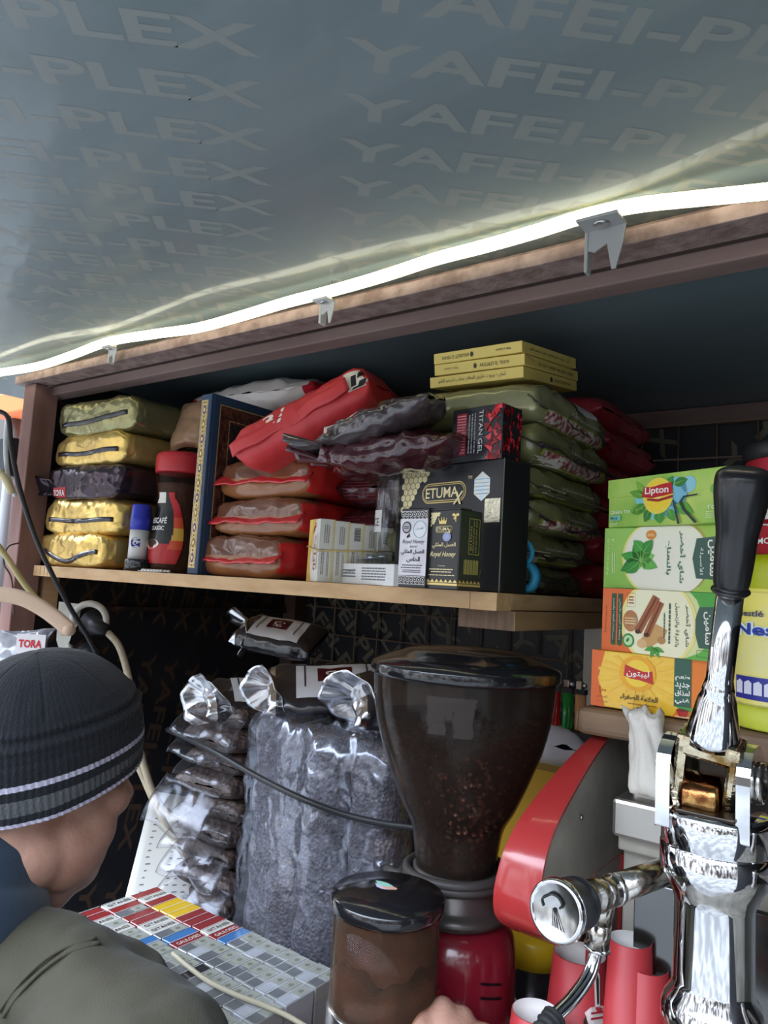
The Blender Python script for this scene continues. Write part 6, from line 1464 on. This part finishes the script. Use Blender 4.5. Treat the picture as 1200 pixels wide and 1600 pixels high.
# glossy bag hanging behind the cap
b = MB(); q0 = D(-60, 982, 1.24); q1 = D(88, 985, 1.24)
sheet(lambda u, v: q0+(q1-q0)*u+Vector((0, 0, -.12*v+.003*math.sin(u*8)))+Vector((.006*fbm((u, v, 0), 4, 2), -.015*math.sin(v*3)+.008*ridge((u*.3, v*.3, 0), 9, 3), 0)), 40, 20, .003, mat('glossy_clear_wrap', (.42, .43, .48), .14, coat=1, bump=[('crease', 16, .8)], var=((.08, .08, .10), 10, .45, .65), bdist=.004), b)
bg_ = tag(b.build('glossy_packet'), 'shiny wrapped packet with a red printed logo, under the coat hanger', 'packet')
b = MB(); q2 = D(27, 990, 1.215); q3 = D(72, 992, 1.215)
qv = (q3-q2); b.add([q2, q3, q3+Vector((0, 0, -.032)), q2+Vector((0, 0, -.032))], [[0, 3, 2, 1]], P('d8d4d4', .3))
vs, fs = text_geo('TORA', .03); b.add([q2+qv*(.1+.8*x)+Vector((0, -.0012, -.022+.013*y)) for x, y in vs], fs, P('c02030', .3)); b.build('logo_patch', bg_)
# brackets and box on the outer side of the post, seen against daylight
b = MB(); p = D(4, 720, 1.5); b.box((p.x-.05, p.y, p.z-.03), (p.x+.012, p.y+.03, p.z+.05), P('20262c'), .004); tag(b.build('junction_box'), 'dark junction box outside the post at the left edge', 'box')
cable([(-10, 730, 1.40), (8, 748, 1.39), (18, 770, 1.385)], .0068, mat('cream_fitting', (.62, .52, .30), .5), 'short cream fitting clipped to the post', 'cable_fitting')
# price list leaning by the wall
b = MB(); c4 = [D(238, 1236, 1.50), D(320, 1250, 1.50), D(300, 1436, 1.30), D(186, 1440, 1.30)]
def pl(u, v): return (c4[0]*(1-u)+c4[1]*u)*(1-v)+(c4[3]*(1-u)+c4[2]*u)*v
sheet(lambda u, v: pl(u, v), 8, 8, .0012, mat('paper_white', (.56, .55, .51), .8), b)
nrm = (c4[1]-c4[0]).cross(c4[3]-c4[0]).normalized()
if nrm.dot(EYE-c4[0]) < 0: nrm = -nrm
rg = random.Random(9)
for k in range(16):
    v = .12+.052*k
    for u0, n__ in ((.16, 1), (.52, 3)):
        for q in range(n__):
            u = u0+q*.13+rg.random()*.03; s_ = .03+.03*rg.random()
            b.add([pl(a_, c_)+nrm*.0011 for a_, c_ in ((u, v), (u+s_*1.3, v-.004), (u+s_*1.3, v+.006), (u, v+.010))], [[0, 1, 2, 3]], P('6a6660'))
tag(b.build('price_list'), 'white handwritten sheet leaning on the left wall behind the cables', 'paper')
# ================================================================== the person at the counter
def union(parts, voxel, smooth=6, disp=None):
    """parts: closed meshes merged into one continuous surface"""
    o = parts.build('union_source'); m = o.modifiers.new('r', 'REMESH'); m.mode = 'VOXEL'; m.voxel_size = voxel; m.use_smooth_shade = True
    s = o.modifiers.new('s', 'SMOOTH'); s.iterations = smooth; s.factor = .5
    dg_ = bpy.context.evaluated_depsgraph_get(); me = bpy.data.meshes.new_from_object(o.evaluated_get(dg_))
    bpy.data.objects.remove(o); return me
def capsule(mb, pts, rs, m, seg=20, flat=1.0):
    pts = [Vector(p) for p in pts]; n = len(pts)
    cp = catmull(pts, 8); tot = len(cp)-1
    def rad(t):
        x = t*(n-1); i = min(int(x), n-2); f = x-i; f = f*f*(3-2*f); return rs[i]*(1-f)+rs[i+1]*f
    mb.tube(cp, rad, m, seg, 0, flat=flat); mb.ell(pts[0], (rs[0],)*3, m, seg, 12); mb.ell(pts[-1], (rs[-1],)*3, m, seg, 12)
skin = mat('weathered_skin', (.40, .205, .145), .5, bump=[('noise', 220, .35), ('crease', 40, .25)], var=((.50, .29, .215), 26, .3, .7), bdist=.002)
skin.node_tree.nodes['Principled BSDF'].inputs['Subsurface Weight'].default_value = .12
skin.node_tree.nodes['Principled BSDF'].inputs['Subsurface Radius'].default_value = (.01, .004, .002)
HC = D(74, 1196, .84)
per = empty('person', (HC.x, HC.y-.1, 0)); tag(per, 'person in a striped dark knitted cap and olive jacket leaning over the cigarette packs', 'person')
PO = Vector(per.location)
fd = Vector((-.03, 1, -.16)).normalized(); sd = fd.cross(Vector((0, 0, 1))).normalized(); ud = sd.cross(fd).normalized()
HM_ = Matrix(((sd.x, fd.x, ud.x, HC.x-PO.x), (sd.y, fd.y, ud.y, HC.y-PO.y), (sd.z, fd.z, ud.z, HC.z), (0, 0, 0, 1)))
def hl_(p): return HM_@Vector(p)
R3 = HM_.to_3x3().to_4x4()
def W_(px_, py_, d): v = D(px_, py_, d)-PO; return v
b = MB()
def he(c, r, rot=None):
    M = R3 if rot is None else R3@rot
    b.ell(hl_(c), r, skin, 28, 18, M)
he((0, -.012, .030), (.077, .098, .088)); he((0, .030, -.030), (.064, .066, .088)); he((0, .046, -.108), (.046, .044, .034)); he((0, .020, -.125), (.045, .045, .035)); he((0, .075, .018), (.054, .022, .014))
he((.044, .058, -.028), (.024, .026, .022)); he((-.044, .058, -.028), (.024, .026, .022)); he((.046, .022, -.080), (.028, .044, .044)); he((-.046, .022, -.080), (.028, .044, .044))
he((.050, .038, -.060), (.022, .032, .034)); he((-.050, .038, -.060), (.022, .032, .034))
capsule(b, [hl_((0, .088, .010)), hl_((0, .104, -.018)), hl_((0, .113, -.032))], [.008, .010, .013], skin); he((.012, .102, -.036), (.008, .011, .008)); he((-.012, .102, -.036), (.008, .011, .008))
he((0, .092, -.064), (.024, .010, .007)); he((0, .089, -.076), (.022, .010, .008)); he((0, .083, -.104), (.020, .016, .014))
for s_ in (-1, 1):
    he((s_*.030, .082, .0), (.014, .010, .008))
    he((s_*.076, -.010, .000), (.008, .018, .028)); he((s_*.080, -.014, .008), (.006, .014, .018))
NB = Vector((-.80, .345, 1.082))-PO
capsule(b, [hl_((0, -.030, -.03)), hl_((0, -.035, -.075)), NB+Vector((0, .03, .02)), NB+Vector((0, -.01, -.06))], [.062, .061, .066, .085], skin, 28)
# jowl and nape folds, then trunk core, shoulders, arms
he((.046, -.016, -.085), (.026, .040, .032)); he((0, -.075, -.070), (.045, .022, .020)); he((0, -.080, -.100), (.050, .022, .018))
Sr = D(140, 1588, .70)-PO; Sl = Sr+Vector((-.37, -.02, .01)); El = Sl+Vector((-.06, -.06, -.24)); Wl = El+Vector((.01, .01, -.22))
Er = D(318, 1830, .55)-PO; Wr = D(672, 1690, .685)-PO; Hn = D(704, 1612, .70)-PO
trk = [NB+Vector((0, -.02, -.08)), Vector((-.79, .25, .98))-PO, Vector((-.80, .18, .82))-PO]
capsule(b, trk, [.10, .13, .13], skin, 24); capsule(b, [Sl, Sr], [.045, .045], skin)
capsule(b, [Sr, Er, Wr-(Wr-Er)*.3, Wr], [.045, .042, .034, .027], skin); capsule(b, [Sl, El, Wl], [.045, .040, .027], skin)
# right hand: palm and curled fingers over the doser lever
ha = (Hn-Wr).normalized(); hx_ = Vector((.8, .6, 0)); hx_ = (hx_-ha*hx_.dot(ha)).normalized(); hz_ = hx_.cross(ha).normalized()
if hz_.z < 0: hz_ = -hz_
def hp_(x, y, z): return Hn+hx_*x+ha*y+hz_*z
# knuckles sit highest, fingers drop away from the camera
cA = D(700, 1606, .70)-PO; up_ = Vector((0, 0, 1)); rt_h = rh; fw_h = fh
def q_(r, f, u): return cA+rt_h*r+fw_h*f+up_*u
capsule(b, [Wr, q_(.002, -.030, -.040), q_(.0, -.004, -.008)], [.027, .030, .026], skin, 24, .8)
b.ell(q_(-.002, -.010, -.012), (.039, .032, .022), skin, 24, 14)
fings = [(-.029, .000, .008, 1.0), (-.005, .004, .013, 1.08), (.014, .003, .006, 1.0), (.034, -.004, -.004, .82)]
for (r0, f0, u0, s_) in fings:
    capsule(b, [q_(r0*.8, f0-.028, u0-.018), q_(r0, f0+.000, u0), q_(r0+.002, f0+.022*s_, u0-.016), q_(r0+.002, f0+.020*s_, u0-.036*s_), q_(r0, f0+.004, u0-.042*s_)], [.012, .0118, .0092, .0085, .0075], skin, 16)
capsule(b, [q_(-.026, -.030, -.026), q_(-.040, -.008, -.026), q_(-.036, .014, -.034), q_(-.024, .026, -.040)], [.013, .0115, .010, .0085], skin, 16)
capsule(b, [Wl, Wl+Vector((.0, .01, -.05)), Wl+Vector((.0, .015, -.09))], [.027, .030, .014], skin)
for k in range(4): capsule(b, [Wl+Vector((.005, -.022+.018*k, -.08)), Wl+Vector((.004, -.024+.018*k, -.12)), Wl+Vector((.014, -.022+.016*k, -.15))], [.011, .010, .008], skin, 12)
capsule(b, [Wl+Vector((.01, .03, -.04)), Wl+Vector((.018, .048, -.07)), Wl+Vector((.02, .048, -.095))], [.012, .011, .009], skin, 12)
me = union(b, .0032, 11)
body = bpy.data.objects.new('body', me); COL.objects.link(body); body.parent = per
# eyes, brows
b = MB()
for s_ in (-1, 1): b.ell(hl_((s_*.030, .086, -.002)), (.0085, .006, .0055), P('e4dcd4', .2), 14, 8, R3); b.ell(hl_((s_*.030, .0915, -.002)), (.004, .002, .004), P('2a1a10', .2), 12, 6, R3)
b.build('eyes', per)
b = MB()
for s_ in (-1, 1): b.tube([hl_((s_*.014, .097, .018)), hl_((s_*.032, .094, .024)), hl_((s_*.050, .078, .018))], .0032, P('5a5450', .9), 8, 5)
b.build('eyebrows', per)
# knitted cap
kn = mat('black_knit', (.0075, .009, .013), .95, sheen=.10, bump=[('noise', 380, .7)], bdist=.002); kn2 = mat('grey_knit', (.085, .09, .095), .95, bump=[('noise', 380, .8)]); kn3 = mat('lilac_knit', (.44, .42, .52), .95, bump=[('noise', 380, .8)])
HT_ = Matrix.Translation(hl_((0, -.010, .018))) @ R3 @ Matrix.Rotation(R_(21), 4, 'X') @ Matrix.Rotation(R_(4), 4, 'Y')
def capf(u, v):
    a_ = 2*math.pi*u; z = -.034+.146*v
    t = max(0, (z+.0)/.112)
    r = (1-t**2.3)**.5 if t < 1 else 0
    if z < 0: r = 1-.05*(z/.074)**2
    fold = .0030*math.exp(-((v-.505)/.022)**2)+.0020*math.exp(-((v-.60)/.022)**2)-.0020*math.exp(-((v-.56)/.02)**2)-.0015*math.exp(-((v-.41)/.015)**2)
    rib = .0006*math.sin(a_*100) if v < .62 else .0004*math.sin(a_*100)*r
    seam = -.0016*math.exp(-(((a_*8/(2*math.pi)) % 1-.5)/.03)**2) if v > .66 else 0
    wob = .004*fbm((math.cos(a_)*.1, math.sin(a_)*.1, z), 12, 4)
    k = fold+rib+wob+seam
    return HT_@Vector(((.0945*r+k)*math.cos(a_), (.116*r+k)*math.sin(a_), z+.003*math.sin(a_*2)*(v < .1)))
def capm(u, v):
    if v < .030: return kn3
    if .075 < v < .165: return kn2
    if .235 < v < .275: return kn3
    return kn
b = MB(); b.grid(capf, 400, 76, kn, capm, cu=True); b.build('knitted_cap', per)
# navy collar
nav = mat('navy_fleece', (.012, .028, .052), .9, sheen=.3, bump=('noise', 200, .3))
b = MB(); capsule(b, [NB+Vector((0, .02, -.03)), NB+Vector((-.006, .046, .062)), NB+Vector((-.010, .053, .090))], [.10, .088, .074], nav, 30)
b.ell(NB+Vector((-.02, .01, .03)), (.085, .075, .060), nav, 28, 16); b.ell(NB+Vector((.05, -.005, .0)), (.06, .07, .045), nav, 24, 14)
me = union(b, .004, 8); o = bpy.data.objects.new('fleece_collar', me); COL.objects.link(o); o.parent = per
# olive jacket
olv = mat('olive_jacket', (.038, .034, .019), .82, sheen=.08, bump=[('noise', 500, .25), ('noise', 14, .3)], var=((.052, .047, .028), 7, .3, .7), bdist=.003)
b = MB()
capsule(b, [NB+Vector((0, -.03, -.085)), Vector((-.79, .23, .98))-PO, Vector((-.80, .17, .74))-PO], [.125, .175, .17], olv, 32)
capsule(b, [Sl, Sl*.5+Sr*.5+Vector((0, -.04, .0)), Sr], [.070, .078, .072], olv, 28)
capsule(b, [Sr, Sr*.45+Er*.55+Vector((0, 0, .0)), Er, Wr*.75+Er*.25, Wr*.93+Er*.07], [.078, .078, .070, .052, .044], olv, 28)
capsule(b, [Sl, El, Wl*.9+El*.1], [.07, .062, .044], olv, 24)
capsule(b, [NB+Vector((.0, -.03, -.03)), NB+Vector((.075, .0, -.022)), NB+Vector((.095, .05, -.045))], [.036, .032, .026], olv, 20)
capsule(b, [NB+Vector((.0, -.03, -.03)), NB+Vector((-.075, .0, -.022)), NB+Vector((-.095, .05, -.045))], [.036, .032, .026], olv, 20)
me = union(b, .005, 10)
# folds of the cloth
nrm_ = [v.normal.copy() for v in me.vertices]; new_ = []
for v, nn in zip(me.vertices, nrm_):
    p = v.co; w = ridge((p.x*.6+p.z*.8, p.y, p.z*.5-p.x*.4), 5, 2)*.012+fbm(p, 9, 5)*.010
    new_ += list(p+nn*w)
me.vertices.foreach_set('co', new_); me.update()
o = bpy.data.objects.new('jacket', me); COL.objects.link(o); o.parent = per
# shoulder seam: raised cord
b = MB(); bvj = BVHTree.FromPolygons([tuple(v.co) for v in me.vertices], [tuple(p.vertices) for p in me.polygons])
def onj(px_, py_):
    o_ = EYE-PO; h = bvj.ray_cast(o_, ray(px_, py_).normalized()); return h[0]+ (h[1]*.0020) if h[0] else None
for path in ([(0, 1580), (40, 1530), (90, 1490), (150, 1468), (205, 1456)], [(6, 1588), (46, 1538), (96, 1498), (156, 1476), (211, 1464)]):
    pts = [onj(*p) for p in path]; pts = [p for p in pts if p]
    if len(pts) > 2: b.tube(pts, .0017, olv, 8, 8)
if b.v: b.build('shoulder_seam', per)
# trousers and shoes, below the frame
b = MB(); dk = mat('dark_trousers', (.03, .03, .035), .9)
hips = Vector((-.80, .16, .80))-PO
for s_ in (-1, 1): capsule(b, [hips+Vector((s_*.08, 0, 0)), hips+Vector((s_*.10, .03, -.38)), hips+Vector((s_*.11, -.02, -.74))], [.10, .07, .055], dk)
me = union(b, .008, 6); o = bpy.data.objects.new('trousers', me); COL.objects.link(o); o.parent = per
for s_ in (-1, 1):
    b = MB(); b.box((hips.x+s_*.11-.045, hips.y-.09, -PO.z), (hips.x+s_*.11+.045, hips.y+.17, .075), P('151515'), .02, 3); b.build('shoe', per)

# ------------------------------------------------------------------ small pieces belong to the part they sit on (sub-parts)
def belongs(root, child, parent):
    kids = [o for o in bpy.data.objects if o.parent == root]
    ps = [o for o in kids if o.name.split('.')[0] == parent]; cs = [o for o in kids if o.name.split('.')[0] == child]
    for i, c in enumerate(cs):
        p = ps[min(i, len(ps)-1)]; c.parent = p; c.matrix_parent_inverse = p.matrix_basis.inverted()
for rt_n, pairs in ((gr, (('lid_sticker', 'doser_lid'), ('vent_slots', 'motor_body'), ('torn_sticker', 'hopper'), ('wound_cable', 'neck_collar'), ('coffee_beans', 'hopper'), ('coffee_dust', 'doser_glass'), ('centre_post', 'doser_glass'))),
                    (em, (('steam_symbol', 'steam_knob'), ('cover_screw', 'side_cover'), ('wand_grip', 'steam_wand'), ('pivot_pin', 'pivot_lug'), ('lever_handle', 'lever_rod'), ('grease_well', 'group_cylinder'), ('cam_roller', 'lever_fork'))),
                    (jar, (('label', 'glass_body'),)), (per, (('shoulder_seam', 'jacket'), ('eyes', 'body'), ('eyebrows', 'body'))), (cw_, ()), (sk, (('black_plugs', 'backing_plate'),))):
    for c_, p_ in pairs: belongs(rt_n, c_, p_)
for o in [o for o in bpy.data.objects if o.name.split('.')[0] == 'paper_cup']: belongs(o, 'emblem', 'cup_wall')
